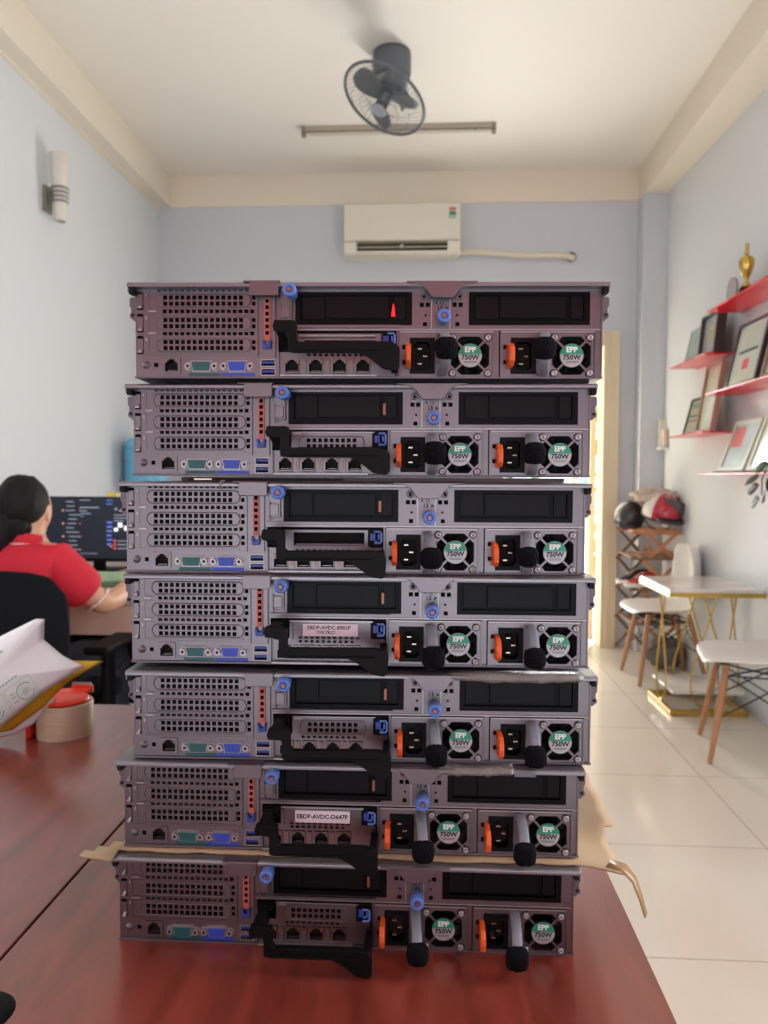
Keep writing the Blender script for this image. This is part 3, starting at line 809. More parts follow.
# ------------------------------------------------------------------ tables in front
def wood():
    m = bpy.data.materials.new('red_brown_laminate'); m.use_nodes = True; nt = m.node_tree; b = nt.nodes['Principled BSDF']
    tc = nt.nodes.new('ShaderNodeTexCoord'); mp = nt.nodes.new('ShaderNodeMapping'); nt.links.new(tc.outputs['Object'], mp.inputs[0]); mp.inputs['Scale'].default_value = (9, 1.4, 9)
    n = nt.nodes.new('ShaderNodeTexNoise'); n.inputs['Scale'].default_value = 2.2; n.inputs['Detail'].default_value = 8; n.inputs['Distortion'].default_value = 1.5; nt.links.new(mp.outputs[0], n.inputs['Vector'])
    cr = nt.nodes.new('ShaderNodeValToRGB'); nt.links.new(n.outputs['Fac'], cr.inputs[0])
    cr.color_ramp.elements[0].position = .3; cr.color_ramp.elements[0].color = lin((98, 36, 27))
    cr.color_ramp.elements[1].position = .75; cr.color_ramp.elements[1].color = lin((136, 57, 43))
    nt.links.new(cr.outputs[0], b.inputs['Base Color'])
    b.inputs['Roughness'].default_value = 0.28; b.inputs['Specular IOR Level'].default_value = .8; b.inputs['Coat Weight'].default_value = .8; b.inputs['Coat Roughness'].default_value = .2
    return m
M['wood'] = wood()
M['edge'] = mat('table_edge_band', (58, 24, 20), 0.5)
M['leg_black'] = mat('black_powder_coat', (24, 24, 26), 0.5)
ZT = 0.7427
def desk(x0, x1, y0, y1, label, bulge=0.0):
    r = empty('office_table', label, 'table', ((x0 + x1) / 2, (y0 + y1) / 2, 0))
    cx, cy = (x0 + x1) / 2, (y0 + y1) / 2
    pts = [(x0 - cx, y0 - cy)]
    for k in range(13):
        t = k / 12; pts.append((x1 - cx + bulge * (math.sin(PI * (1 - t)) ), y0 - cy + (y1 - y0) * t))
    pts += [(x0 - cx, y1 - cy)]
    b = MB(); b.prism_z(pts, ZT - .025, ZT); b.build('tabletop', ['wood'], r, bevel=.0012)
    for sx in (-1, 1):
        for sy in (-1, 1):
            b = MB(); px, py = sx * (x1 - x0) / 2 - sx * .05, sy * (y1 - y0) / 2 - sy * .06
            b.box(px - .02, px + .02, py - .02, py + .02, 0, ZT - .025); b.build('leg', ['leg_black'], r, bevel=.002)
    b = MB(); b.box(-(x1 - x0) / 2 + .07, (x1 - x0) / 2 - .07, -.01, .01, ZT - .09, ZT - .025); b.build('crossbar', ['leg_black'], r)
    return r
desk(-0.3915, 0.196, -0.15, 1.468, 'red-brown laminate table carrying the stack of rack servers', bulge=.012)
desk(-1.30, -0.3945, -0.15, 1.462, 'red-brown laminate table holding the mailer bag and tape roll')
# cable grommet at the near seam
b = MB(); b.lathe([(0.0, .0035), (.018, .0035), (.026, .003), (.030, 0.0)], (-0.372, 0.600, ZT), 28); tag(b.build('cable_grommet', ['black']), 'round black cable cap set in the near table edge by the seam', 'grommet')
b = MB(); b.ell((-.405 + .115, 0.815 - .07, ZT + .0008), .0012, .0009, .0008, 8, 6); tag(b.build('paper_crumb', ['white']), 'tiny white crumb lying on the table left of the stack', 'crumb')

# tape roll with red dispenser
M['tape_side'] = mat('tape_roll_cream', (206, 190, 164), 0.45, rgb2=(196, 176, 150), vscale=30, stretch=(1, 1, 12))
M['red_pl'] = mat('red_plastic', (226, 60, 38), 0.35)
R = empty('packing_tape_dispenser', 'red tape dispenser holding a cream roll, lying on the left table', 'tape dispenser', (-0.628, 1.288, ZT))
b = MB(); b.lathe([(.046, 0), (.0465, .002), (.0465, .055), (.046, .057), (.037, .057), (.0365, .055), (.0365, .0), (.046, 0)], n=48); b.build('tape_roll', ['tape_side'], R)
b = MB(); b.lathe([(.036, .002), (.036, .052), (.034, .061), (.030, .066), (.0, .062)], n=40)
b.lathe([(.037, .0573), (.041, .059), (.041, .062), (.034, .066), (.0, .067)], n=40); b.build('hub', ['red_pl'], R)
b = MB()
b.prism_z([(-.046, -.030), (-.052, -.036), (-.056, -.030), (-.052, .02), (-.044, .045), (-.030, .052), (-.026, .044), (-.040, .036), (-.0475, .018)], .001, .058)
b.prism_z([(-.05, .0), (-.02, .005), (.02, .03), (.026, .052), (-.01, .055), (-.045, .04)], .0605, .066)
b.box(-.012, .027, .050, .056, .058, .072); b.build('frame', ['red_pl'], R, bevel=.0015)
b = MB(); b.box(-.010, .026, .049, .0505, .072, .076)
for k in range(9): b.add([(-.010 + k * .004, .049, .076), (-.006 + k * .004, .049, .076), (-.008 + k * .004, .0495, .079)], [(0, 1, 2)])
b.build('cutter', ['steel'], R)

# mailer bag: stiff padded envelope propped on its corner
M['mailer'] = mat('mailer_white', (234, 238, 242), 0.38, bump=0.12, bscale=9)
M['mailer_y'] = mat('mailer_yellow', (214, 172, 32), 0.4, bump=0.1, bscale=12, rgb2=(196, 150, 22), vscale=6)
M['pr_green'] = mat('print_green', (95, 170, 120), 0.5)
M['pr_red'] = mat('print_red', (214, 70, 80), 0.5)
R = empty('mailer_bag', 'crumpled white mailer bag with green prints and yellow back, leaning over the tape', 'bag', (-0.70, 1.18, ZT))
Ci = Vector((-0.70, 1.18, ZT))
def bagsheet(pts2, y, m, name, seed, amp=.004):
    # pts2: outline in x,z world at depth plane y(x,z); fan-subdivided for wrinkles
    from mathutils.noise import noise
    b = MB(); n = len(pts2)
    cx = sum(p[0] for p in pts2) / n; cz = sum(p[1] for p in pts2) / n
    dense = []
    for i in range(n):
        a, c = pts2[i], pts2[(i + 1) % n]
        for k in range(8): dense.append((a[0] + (c[0] - a[0]) * k / 8, a[1] + (c[1] - a[1]) * k / 8))
    rings = 8; vs = []; N = len(dense)
    for r_ in range(rings):
        s_ = 1 - r_ / rings
        for p in dense:
            x = cx + (p[0] - cx) * s_; z = cz + (p[1] - cz) * s_
            d = y(x, z) - .012 * (1 - s_ ** 2) + noise(Vector((x * 14, z * 14, seed))) * amp
            vs.append(Vector((x, d, z)) - Ci)
    vs.append(Vector((cx, y(cx, cz) - .012, cz)) - Ci); fs = []
    for r_ in range(rings - 1):
        for i in range(N):
            j = (i + 1) % N; fs.append((r_ * N + i, r_ * N + j, (r_ + 1) * N + j, (r_ + 1) * N + i))
    for i in range(N): fs.append(((rings - 1) * N + i, (rings - 1) * N + (i + 1) % N, len(vs) - 1))
    b.add(vs, fs, 0, True); o = b.build(name, [m], R); md = o.modifiers.new('s', 'SOLIDIFY'); md.thickness = .0012; md.offset = 1
    return o
yf = lambda x, z: 1.205 + (z - ZT) * 0.16 + (x + .7) * .10
front = [(-0.873, ZT + .003), (-0.835, ZT + .004), (-0.700, 0.7775), (-0.640, 0.8300), (-0.5700, 0.8745), (-0.606, 0.893), (-0.6390, 0.918), (-0.6400, 0.951), (-0.6530, 0.952), (-0.700, 0.928), (-0.800, 0.875), (-0.93, 0.81)]
bagsheet(front, yf, 'mailer', 'front_sheet', 1)
back = [(-0.87, ZT + .003), (-0.80, ZT + .003), (-0.690, 0.7680), (-0.643, 0.803), (-0.610, 0.838), (-0.596, 0.850), (-0.546, 0.8785), (-0.606, 0.879), (-0.70, 0.86), (-0.87, 0.79)]
bagsheet(back, lambda x, z: yf(x, z) + .018, 'mailer_y', 'back_sheet', 5, .003)
bagsheet([(-0.84, ZT + .002), (-0.76, ZT + .002), (-0.69, .757), (-0.660, .775), (-0.625, .815), (-0.70, .80)], lambda x, z: yf(x, z) + .030, 'mailer', 'inner_lining', 8, .002)
# printing on the front sheet: two boxed green marks and a red line
ex = Vector((0.80, 0.05, 0.60)).normalized(); nn = Vector((0.08, -1, .16)).normalized(); ez = nn.cross(ex).normalized() * -1
if ez.z < 0: ez = -ez
def onf(p, q, lift=.0165):
    o = Vector((-0.660, 0, 0.836)); w = o + ex * p + ez * q
    return Vector((w.x, yf(w.x, w.z) - lift, w.z)) - Ci
def stroke(b, pts, w, mi):
    for a, c in zip(pts[:-1], pts[1:]):
        A, B = onf(*a), onf(*c); d = (B - A).normalized(); s_ = d.cross(nn).normalized() * w
        b.add([A - s_, B - s_, B + s_, A + s_], [(0, 1, 2, 3)], mi)
b = MB()
for cx in (0.0, -0.052):
    stroke(b, [(cx - .024, -.020), (cx + .024, -.020), (cx + .024, .020), (cx - .024, .020), (cx - .024, -.020)], .0003, 0)
    cc = (cx + .006, 0) if cx == 0 else (cx, 0)
    stroke(b, [(cc[0] + .014 * math.cos(t * PI / 12 + .5), .014 * math.sin(t * PI / 12 + .5)) for t in range(22)], .0008, 0)
    if cx: stroke(b, [(cx - .007, -.004), (cx + .007, -.004), (cx, .008), (cx - .007, -.004)], .0009, 0)
    else:
        for q in (-.003, 0, .003): stroke(b, [(cc[0] - .006, q), (cc[0] + .006, q)], .0006, 0)
        for q in (-.006, 0.002, .008): stroke(b, [(-.019, q), (-.011, q)], .0008, 0)
for k in range(9): stroke(b, [(-.044 + k * .006, .029), (-.040 + k * .006, .029)], .0011, 0)
for k in range(5): stroke(b, [(-.066 + k * .009, .048), (-.060 + k * .009, .048)], .0016, 1)
stroke(b, [(.0, .074), (.012, .077)], .0012, 0)
b.build('printing', ['pr_green', 'pr_red'], R)

# ------------------------------------------------------------------ left: desk, monitor, person, chair
M['desk2'] = mat('pale_pink_wood', (196, 168, 152), 0.45, var=.05, vscale=3, stretch=(1, 5, 1))
R = empty('computer_desk', 'pale wooden desk against the left wall under the monitor', 'desk', (-1.32, 3.35, 0))
b = MB(); b.box(-.61, .70, -.58, .60, .715, .74); b.build('desktop', ['desk2'], R, bevel=.002)
b = MB(); b.box(-.60, .235, -.57, -.55, .60, .712); b.build('drawer', ['desk2'], R, bevel=.002)
b = MB(); b.box(.24, .69, -.57, -.55, .60, .712); b.build('drawer', ['desk2'], R, bevel=.002)
for sx in (-.585, .66):
    b = MB(); b.box(sx - .02, sx + .02, -.55, .58, 0, .715); b.build('side_panel', ['black'], R)
b = MB(); b.box(-.56, .64, .40, .42, .05, .70); b.build('back_panel', ['black'], R)

M['screen'] = mat('screen_glass', (16, 22, 34), 0.25, emit=(34, 42, 58), estr=0.35)
def em(name, c, s=1.0): return mat(name, c, 0.4, emit=c, estr=s)
M['s_grey'] = em('screen_text_grey', (140, 150, 165), .55); M['s_blue'] = em('screen_text_blue', (90, 120, 230), .7)
M['s_red'] = em('screen_red', (220, 70, 90), .8); M['s_white'] = em('screen_white', (225, 230, 240), .9); M['s_gold'] = em('screen_amber', (220, 150, 100), .8)
R = empty('monitor', 'wide black monitor showing a dark code window, standing on the pale desk', 'monitor', (-1.590, 3.62, .742))
b = MB(); b.box(-.272, .272, 0, .03, .038, .352); b.box(-.272, .272, -.003, .001, .038, .052); b.build('housing', ['black'], R, bevel=.003)
b = MB(); b.box(-.266, .266, -.0015, .0005, .054, .347, 5); rnd = random.Random(4); y = -.0020
def seg_(x, z, w, m, h=.004): b.box(x, x + w, y, y + .0003, z, z + h, m)
for k in range(13):
    seg_(-.16 + rnd.uniform(0, .02), .325 - k * .021, rnd.uniform(.035, .065), 0); 
    if k % 3 == 2: seg_(-.175, .323 - k * .021, .008, 4, .008); seg_(-.09, .323 - k * .021, .005, 2, .007)
seg_(-.088, .333, .05, 0); seg_(-.088, .297, .095, 0, .005)
for k in range(3): seg_(-.083, .281 - k * .013, (.03, .05, .012)[k], 0)
for k in range(12): seg_(-.085 + k * .007, .075, .0045, 0)
for k in range(2): seg_(0.045, .333 - k * .017, .03, 1)
for k in range(6): seg_(0.045, .225 - k * .021, rnd.uniform(.02, .032), 1, .007)
for k in range(4): seg_(0.085 + k * .022, .288 - (k % 2) * .008, .012, 0, .010)
for k in range(3): seg_(0.080, .262 - k * .014, rnd.uniform(.03, .07), 0)
seg_(0.100, .205, .022, 3, .022); seg_(0.130, .190, .022, 3, .022); seg_(0.080, .186, .020, 3, .016)
for k in range(3): seg_(0.078, .135 - k * .018, .010, 2, .010); seg_(0.095, .137 - k * .018, .09, 0)
seg_(0.060, .110, .012, 4, .005)
b.build('screen', ['s_grey', 's_blue', 's_red', 's_white', 's_gold', 'screen'], R)
b = MB(); b.box(-.03, .03, .012, .03, .006, .05); b.box(-.12, .12, -.07, .09, 0, .006); b.build('stand', ['black'], R, bevel=.003)
b = MB(); b.box(-.02, .012, 0, 0.001, .352, .374, 0); b.box(0.02, .05, 0, 0.001, .352, .370, 1)
M['note_y'] = mat('note_yellow', (244, 214, 60), .6); M['note_p'] = mat('note_pale', (240, 232, 150), .6)
o = b.build('sticky_notes', ['note_y', 'note_p']); o.location = (-1.522, 3.625, .742); tag(o, 'two small yellow sticky notes on top of the monitor', 'sticky note')
M['key'] = mat('keycap_mint', (168, 210, 176), 0.5, rgb2=(200, 222, 190), vscale=40)
M['key_b'] = mat('keyboard_case', (110, 150, 110), 0.5)
R = empty('keyboard', 'mint green mechanical keyboard on the pale desk in front of the monitor', 'keyboard', (-1.375, 3.12, .740))
b = MB(); b.prism_x([(-.075, 0), (.075, 0), (.075, .036), (-.075, .014)], -.215, .215); b.build('case', ['key_b'], R, bevel=.003)
b = MB()
for r_ in range(5):
    for c_ in range(21):
        x, yy = -.20 + c_ * .0195, -.06 + r_ * .028; z = .016 + (yy + .075) * .147
        b.prism_z([(x, yy), (x + .017, yy), (x + .017, yy + .024), (x, yy + .024)], z, z + .011)
b.build('keycaps', ['key'], R, bevel=.0015)
M['paper'] = mat('paper', (232, 232, 232), .6)
b = MB(); b.box(-.10, .07, -.05, .05, 0, .003); o = b.build('paper_sheet', ['paper']); o.location = (-1.17, 2.95, .7405); tag(o, 'white paper pad on the desk beside the forearm', 'paper')

M['skin'] = mat('skin', (206, 158, 130), 0.5, var=.03)
M['shirt'] = mat('red_polo_cloth', (198, 30, 52), 0.8, bump=.12, bscale=25)
M['shirt_w'] = mat('white_piping', (232, 220, 222), 0.8)
M['hair'] = mat('black_hair', (17, 15, 17), 0.6, spec=.25, bump=.5, bscale=60, stretch=(6, 6, 1))
M['trouser'] = mat('dark_trousers', (34, 36, 46), .85)
PX, PY = -1.40, 2.52
R = empty('person', 'person with dark tied hair in a red polo shirt seated at the computer', 'person', (PX, PY, 0))
def L(*p): return Vector(p) - Vector((PX, PY, 0))
# one continuous body: pelvis root, spine, neck, head, arms, legs
bv = [(-1.40, 2.50, .50), (-1.40, 2.50, .66), (-1.395, 2.52, .80), (-1.385, 2.535, .895), (-1.375, 2.545, .965), (-1.372, 2.555, 1.01),
      (-1.372, 2.57, 1.06), (-1.372, 2.575, 1.12),
      (-1.265, 2.545, .900), (-1.190, 2.55, .825), (-1.120, 2.59, .745), (-1.110, 2.70, .760), (-1.130, 2.87, .785), (-1.150, 2.95, .792), (-1.158, 3.01, .797),
      (-1.495, 2.545, .900), (-1.560, 2.58, .82), (-1.590, 2.63, .765), (-1.57, 2.76, .765), (-1.52, 2.90, .785), (-1.47, 2.98, .795), (-1.45, 3.03, .797),
      (-1.31, 2.55, .49), (-1.27, 2.80, .50), (-1.25, 2.98, .49), (-1.25, 2.97, .28), (-1.25, 2.96, .08), (-1.25, 3.06, .045),
      (-1.49, 2.55, .49), (-1.53, 2.80, .50), (-1.54, 2.98, .49), (-1.54, 2.97, .28), (-1.54, 2.96, .08), (-1.54, 3.06, .045)]
be = [(0, 1), (1, 2), (2, 3), (3, 4), (4, 5), (5, 6), (6, 7), (3, 8), (8, 9), (9, 10), (10, 11), (11, 12), (12, 13), (13, 14),
      (3, 15), (15, 16), (16, 17), (17, 18), (18, 19), (19, 20), (20, 21), (0, 22), (22, 23), (23, 24), (24, 25), (25, 26), (26, 27), (0, 28), (28, 29), (29, 30), (30, 31), (31, 32), (32, 33)]
br = [(.15, .11), (.135, .10), (.15, .10), (.115, .085), (.055, .055), (.050, .050), (.070, .080), (.075, .085),
      .062, .050, .042, .040, .030, .026, .020, .062, .050, .042, .040, .030, .026, .020,
      .09, .078, .062, .052, .042, .035, .09, .078, .062, .052, .042, .035]
body = skin('body', [L(*p) for p in bv], be, br, 'skin', R)
# fingers, each its own short tapered chain curled on the keys
for side, hx, hy in ((1, -1.158, 3.01), (-1, -1.45, 3.03)):
    for k in range(4):
        o_ = (k - 1.5) * .019; ln = (.85, 1, .95, .8)[k]
        p0 = L(hx + o_, hy, .800); p1 = p0 + Vector((o_ * .2, .035 * ln, .010)); p2 = p1 + Vector((0, .024 * ln, -.006)); p3 = p2 + Vector((0, .012 * ln, -.016))
        b = MB(); b.tube([p0 - Vector((0, .02, 0)), p0, p1, p2, p3], [.0085, .0088, .0085, .0075, .006], n=10); b.build('finger', ['skin'], R)
    p0 = L(hx - side * .026, hy - .03, .793); b = MB(); b.tube([p0, p0 + Vector((-side * .014, .025, .002)), p0 + Vector((-side * .012, .048, -.004))], [.0105, .0098, .007], n=10); b.build('thumb', ['skin'], R)
# head: shaped ellipsoid with features
b = MB(); hc = L(-1.380, 2.585, 1.075)
b.ell(hc, .071, .088, .102, 28, 18)
b.ell(hc + Vector((.005, .082, -.01)), .011, .017, .016, 10, 8)     # nose
b.ell(hc + Vector((.071, -.004, -.012)), .008, .018, .029, 12, 8)   # ear
b.ell(hc + Vector((-.071, -.004, -.012)), .008, .018, .029, 12, 8)
b.ell(hc + Vector((0, .062, -.072)), .030, .026, .024, 12, 8)       # chin
b.ell(hc + Vector((.0, .083, -.045)), .020, .006, .006, 10, 6)      # lips
for s_ in (-1, 1): b.ell(hc + Vector((s_ * .028, .078, .016)), .012, .008, .008, 10, 6, 1)
b.build('head', ['skin', 'white'], R)
# hair: cap and a gathered ponytail falling down the back
from mathutils.noise import noise as NZ
def hair_blob(b, c, rx, ry, rz, seed, amp=.06):
    n, kk = 40, 24; vs = []; fs = []
    for j in range(kk + 1):
        p = PI * j / kk - PI / 2
        for i in range(n):
            t = 2 * PI * i / n; d = Vector((math.cos(p) * math.cos(t), math.cos(p) * math.sin(t), math.sin(p)))
            w = 1 + NZ(Vector((d.x * 5, d.y * 5, d.z * 1.5 + seed))) * amp
            vs.append(c + Vector((d.x * rx * w, d.y * ry * w, d.z * rz * w)))
    for j in range(kk):
        for i in range(n):
            q = (i + 1) % n; fs.append((j * n + i, j * n + q, (j + 1) * n + q, (j + 1) * n + i))
    b.add(vs, fs, 0, True)
b = MB(); hair_blob(b, hc + Vector((-.010, -.022, .020)), .086, .094, .100, 1)
hair_blob(b, hc + Vector((-.022, -.062, -.050)), .066, .050, .078, 3, .12)
b.tube([hc + Vector((-.035, -.09, -.045)), hc + Vector((-.050, -.115, -.085)), hc + Vector((-.058, -.112, -.13)), hc + Vector((-.055, -.105, -.18)), hc + Vector((-.05, -.10, -.215))], [.036, .042, .040, .030, .010], n=14)
b.build('hair', ['hair'], R)
# shirt: torso shell and sleeves, collar with white piping
sv = [(-1.40, 2.50, .52), (-1.40, 2.50, .66), (-1.395, 2.52, .80), (-1.385, 2.535, .895), (-1.378, 2.543, .935), (-1.265, 2.545, .895), (-1.192, 2.55, .820), (-1.145, 2.575, .775),
      (-1.495, 2.545, .895), (-1.560, 2.58, .82), (-1.585, 2.62, .78)]
se = [(0, 1), (1, 2), (2, 3), (3, 4), (3, 5), (5, 6), (6, 7), (3, 8), (8, 9), (9, 10)]
sr = [(.205, .125), (.200, .120), (.200, .125), (.150, .10), (.075, .07), .084, .082, .076, .076, .068, .064]
skin('polo_shirt', [L(*p) for p in sv], se, sr, 'shirt', R)
b = MB(); cpt = [L(-1.374 + .062 * math.cos(2 * PI * k / 24), 2.552 + .060 * math.sin(2 * PI * k / 24), .968 + .014 * math.sin(2 * PI * k / 24 + PI)) for k in range(24)]
b.tube(cpt, [(.006, .020)] * 24, n=10, closed=True, flat=(1, 0, 0)); b.build('collar', ['shirt'], R)
b = MB(); b.tube([Vector((p.x * 1.0 + (p.x - (PX * 0 + .026)) * .10, p.y + (p.y - .03) * .10, p.z - .018)) for p in cpt], .0035, n=8, closed=True); b.build('collar_piping', ['shirt_w'], R)
d_ = (Vector((-1.120, 2.59, .745)) - Vector((-1.190, 2.55, .825))).normalized()
cc = L(-1.137, 2.582, .766); u_ = d_.orthogonal().normalized(); w_ = d_.cross(u_)
b = MB(); b.tube([cc + (u_ * math.cos(2 * PI * k / 24) + w_ * math.sin(2 * PI * k / 24)) * .050 for k in range(24)], .0028, n=8, closed=True); b.build('cuff_piping', ['shirt_w'], R)
skin('trousers', [L(*p) for p in (bv[0], bv[22], bv[23], bv[24], bv[25], bv[26], bv[28], bv[29], bv[30], bv[31], bv[32])], [(0, 1), (1, 2), (2, 3), (3, 4), (4, 5), (0, 6), (6, 7), (7, 8), (8, 9), (9, 10)],
     [(.17, .12), .105, .09, .075, .066, .06, .105, .09, .075, .066, .06], 'trouser', R)

M['mesh_blk'] = mat('black_mesh_fabric', (15, 17, 24), 0.9, spec=.2, bump=.3, bscale=400)
R = empty('office_chair', 'black mesh office chair behind the seated person', 'office chair', (-1.34, 2.42, 0))
b = MB(); n = 12; vs = []; fs = []
for j in range(n + 1):
    t = j / n; z = .49 + .42 * t; hw = .243 + .03 * math.sin(PI * t * .9); hw *= (1 - max(0, t - .82) * 1.0)
    for i in range(9):
        a = -1 + i / 4; vs.append((a * hw, -.16 + .045 * (1 - a * a) * -1 + .05 * math.sin(PI * t) * -.5 - .02 * t, z - max(0, t - .8) * abs(a) ** 4 * .12))
for j in range(n):
    for i in range(8): q = j * 9 + i; fs.append((q, q + 1, q + 10, q + 9))
b.add(vs, fs, 0, True); o = b.build('backrest', ['mesh_blk'], R); md = o.modifiers.new('s', 'SOLIDIFY'); md.thickness = .035; md.offset = 0
md = o.modifiers.new('b', 'BEVEL'); md.width = .012; md.segments = 3
b = MB(); b.box(-.24, .24, -.16, .30, .40, .47); b.build('seat', ['mesh_blk'], R, bevel=.03, seg=4)
b = MB(); b.box(-.05, .05, -.20, -.14, .38, .62); b.build('spine', ['black'], R, bevel=.01)
for s_ in (-1, 1):
    b = MB(); b.obox(Vector((s_ * .285, .08, .632)), Vector((1, 0, 0)), Vector((0, 1, .0)), Vector((0, 0, 1)), .042, .13, .014); ap = b.build('armrest', ['black'], R, bevel=.012, seg=4)
    b = MB(); b.obox(Vector((s_ * .28, .06, .52)), Vector((1, 0, 0)), Vector((0, 1, 0)), Vector((0, 0, 1)), .014, .03, .11); b.obox(Vector((s_ * .24, .06, .42)), Vector((1, 0, 0)), Vector((0, 1, 0)), Vector((0, 0, 1)), .055, .03, .012)
    b.build('arm_post', ['black'], R, bevel=.006)
b = MB(); b.cyl((0, .05, .10), (0, .05, .40), .028); b.build('column', ['black'], R)
for k in range(5):
    a = 2 * PI * k / 5 + .3; b = MB(); e = Vector((math.cos(a) * .28, .05 + math.sin(a) * .28, .075)); b.tube([(0, .05, .10), tuple(e)], [.026, .016], n=10); b.build('base_spoke', ['black'], R)
    b = MB(); b.cyl((e.x - .012, e.y, .03), (e.x + .012, e.y, .03), .03, n=16); b.cyl((e.x, e.y, .05), (e.x, e.y, .075), .008, n=8); b.build('caster', ['black'], R)

# water dispenser with blue bottle in the far left corner
M['bottle_blue'] = mat('blue_water_bottle', (120, 200, 236), 0.15, trans=0.2)
M['appl_white'] = mat('appliance_white', (228, 228, 230), .4)
R = empty('water_dispenser', 'white water dispenser with a light blue bottle in the far left corner', 'water dispenser', (-1.795, 4.82, 0))
b = MB(); b.box(-.15, .15, -.15, .15, .02, 1.02); b.build('cabinet', ['appl_white'], R, bevel=.02, seg=3)
b = MB(); prof = [(.03, 0), (.05, .05), (.115, .10), (.135, .13), (.135, .17), (.130, .18), (.135, .19), (.135, .25), (.130, .26), (.135, .27), (.135, .33), (.13, .34), (.135, .35), (.132, .39), (.10, .415), (0, .42)]
b.lathe(prof, (0, 0, 1.02), 32); b.build('water_bottle', ['bottle_blue'], R)
b = MB(); b.box(-.05, -.03, -.18, -.15, .80, .84); b.box(.03, .05, -.18, -.15, .80, .84); b.build('tap', ['blue_d'], R, bevel=.004)

# ------------------------------------------------------------------ walls and ceiling fittings
# wall sconce
M['sconce'] = mat('frosted_glass', (216, 214, 205), 0.5); M['brushed'] = mat('brushed_metal', (150, 146, 140), .35, .8)
R = empty('wall_sconce', 'frosted conical wall lamp with ribbed metal collar on the left wall', 'wall lamp', (WL, 3.87, 2.50))
b = MB(); b.lathe([(.028, -.015), (.030, .0), (.034, .06), (.040, .16), (.050, .32), (.046, .325), (.0, .322)], (.075, 0, 0), 28); b.build('glass_shade', ['sconce'], R)
b = MB()
for k in range(4): b.lathe([(.036 + k * .0012, .075 + k * .022), (.040 + k * .0012, .078 + k * .022), (.040 + k * .0012, .086 + k * .022), (.036 + k * .0012, .089 + k * .022)], (.075, 0, 0), 28)
b.build('collar', ['brushed'], R)
b = MB(); b.box(0, .018, -.035, .035, .03, .16); b.box(.018, .042, -.012, .012, .08, .12); b.build('wall_plate', ['brushed'], R, bevel=.003)

# air conditioner
M['ac'] = mat('aged_white_plastic', (222, 219, 204), 0.4)
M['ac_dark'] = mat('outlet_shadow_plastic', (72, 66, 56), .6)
R = empty('air_conditioner', 'cream wall air conditioner below the ceiling beam on the back wall', 'air conditioner', (-0.190, 5.5, 2.722))
w = .395
b = MB(); b.prism_x([(0, .02), (0, .345), (-.16, .345), (-.195, .33), (-.205, .10), (-.195, .085), (-.05, .085)], -w, w); b.build('casing', ['ac'], R, bevel=.006)
b = MB(); b.prism_x([(0, .0), (0, .09), (-.19, .082), (-.200, .070), (-.190, .010), (-.15, 0)], -w, -w + .085); b.prism_x([(0, .0), (0, .09), (-.19, .082), (-.200, .070), (-.190, .010), (-.15, 0)], w - .085, w)
b.prism_x([(0, .0), (0, .020), (-.188, .018), (-.192, .010), (-.15, 0)], -w + .085, w - .085); b.build('lower_housing', ['ac'], R, bevel=.003)
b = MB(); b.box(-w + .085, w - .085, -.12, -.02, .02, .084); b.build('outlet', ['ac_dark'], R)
b = MB(); b.prism_x([(-.196, .034), (-.190, .040), (-.135, .062), (-.135, .056)], -w + .088, w - .088); b.box(-.01, .01, -.20, -.13, .048, .056); b.build('air_flap', ['ac'], R)
M['st_g2'] = mat('energy_green', (70, 140, 110), .5); M['st_r2'] = mat('energy_red', (190, 110, 90), .5)
b = MB(); b.box(.318, .368, -.2062, -.2030, .225, .30, 0); b.box(.320, .366, -.2066, -.2060, .276, .298, 1); b.box(.320, .366, -.2066, -.2060, .226, .272, 2); b.box(.324, .362, -.207, -.2064, .215 + .02, .222 + .02, 0)
b.build('energy_sticker', ['paper', 'st_r2', 'st_g2'], R)
b = MB(); b.text('Panasonic', .018, (-.33, -.2062, .112), 0) if False else None
b.box(-.372, -.335, -.2062, -.205, .106, .112); b.box(.325, .372, -.2062, -.205, .106, .112); b.box(-.37, -.32, -.2005, -.199, .04, .065); b.build('printed_mark', ['ac_dark'], R) if False else None
M['lag'] = mat('pipe_wrap', (222, 214, 196), .7, bump=.5, bscale=60)
b = MB(); pts = []
for k in range(22):
    t = k / 21; x = .200 + (1.0 - .200) * t; z = 2.768 - .040 * t + .006 * math.sin(t * 9) + (.0 if t < .93 else -.01 * (t - .93) * 10)
    pts.append((x, 5.5 - .035 + (.03 * max(0, t - .93) * 12), z))
b.tube(pts, [.020 + .003 * math.sin(k * 1.9) for k in range(22)], n=12)
b.cyl((0.985, 5.488, 2.733), (0.985, 5.4995, 2.733), .034, mi=1)
tag(b.build('pipe', ['lag', 'ac_dark']), 'white wrapped pipe running from the air conditioner to a wall hole', 'pipe')

# fluorescent fixture
M['fix'] = mat('fixture_grey', (170, 162, 148), .5); M['tubeg'] = mat('tube_glass', (200, 194, 180), .3); M['fix_d'] = mat('fixture_end', (128, 124, 116), .5)
R = empty('tube_light', 'long unlit fluorescent tube fixture on the ceiling', 'ceiling light', (-0.197, 4.78, ZC))
b = MB(); b.prism_x([(-.022, 0), (.022, 0), (.018, -.028), (-.018, -.028)], -.58, .58); b.build('housing', ['fix'], R)
b = MB(); b.cyl((-.565, 0, -.040), (.565, 0, -.040), .011, n=14); b.build('tube', ['tubeg'], R)
for s_ in (-1, 1):
    b = MB(); b.box(s_ * .58 - .012, s_ * .58 + .012, -.022, .022, -.055, 0); b.build('end_cap', ['fix_d'], R, bevel=.003)
b = MB(); b.cyl((.465, 0, -.028), (.465, 0, -.040), .012, n=12); b.build('starter', ['st_g2'], R)

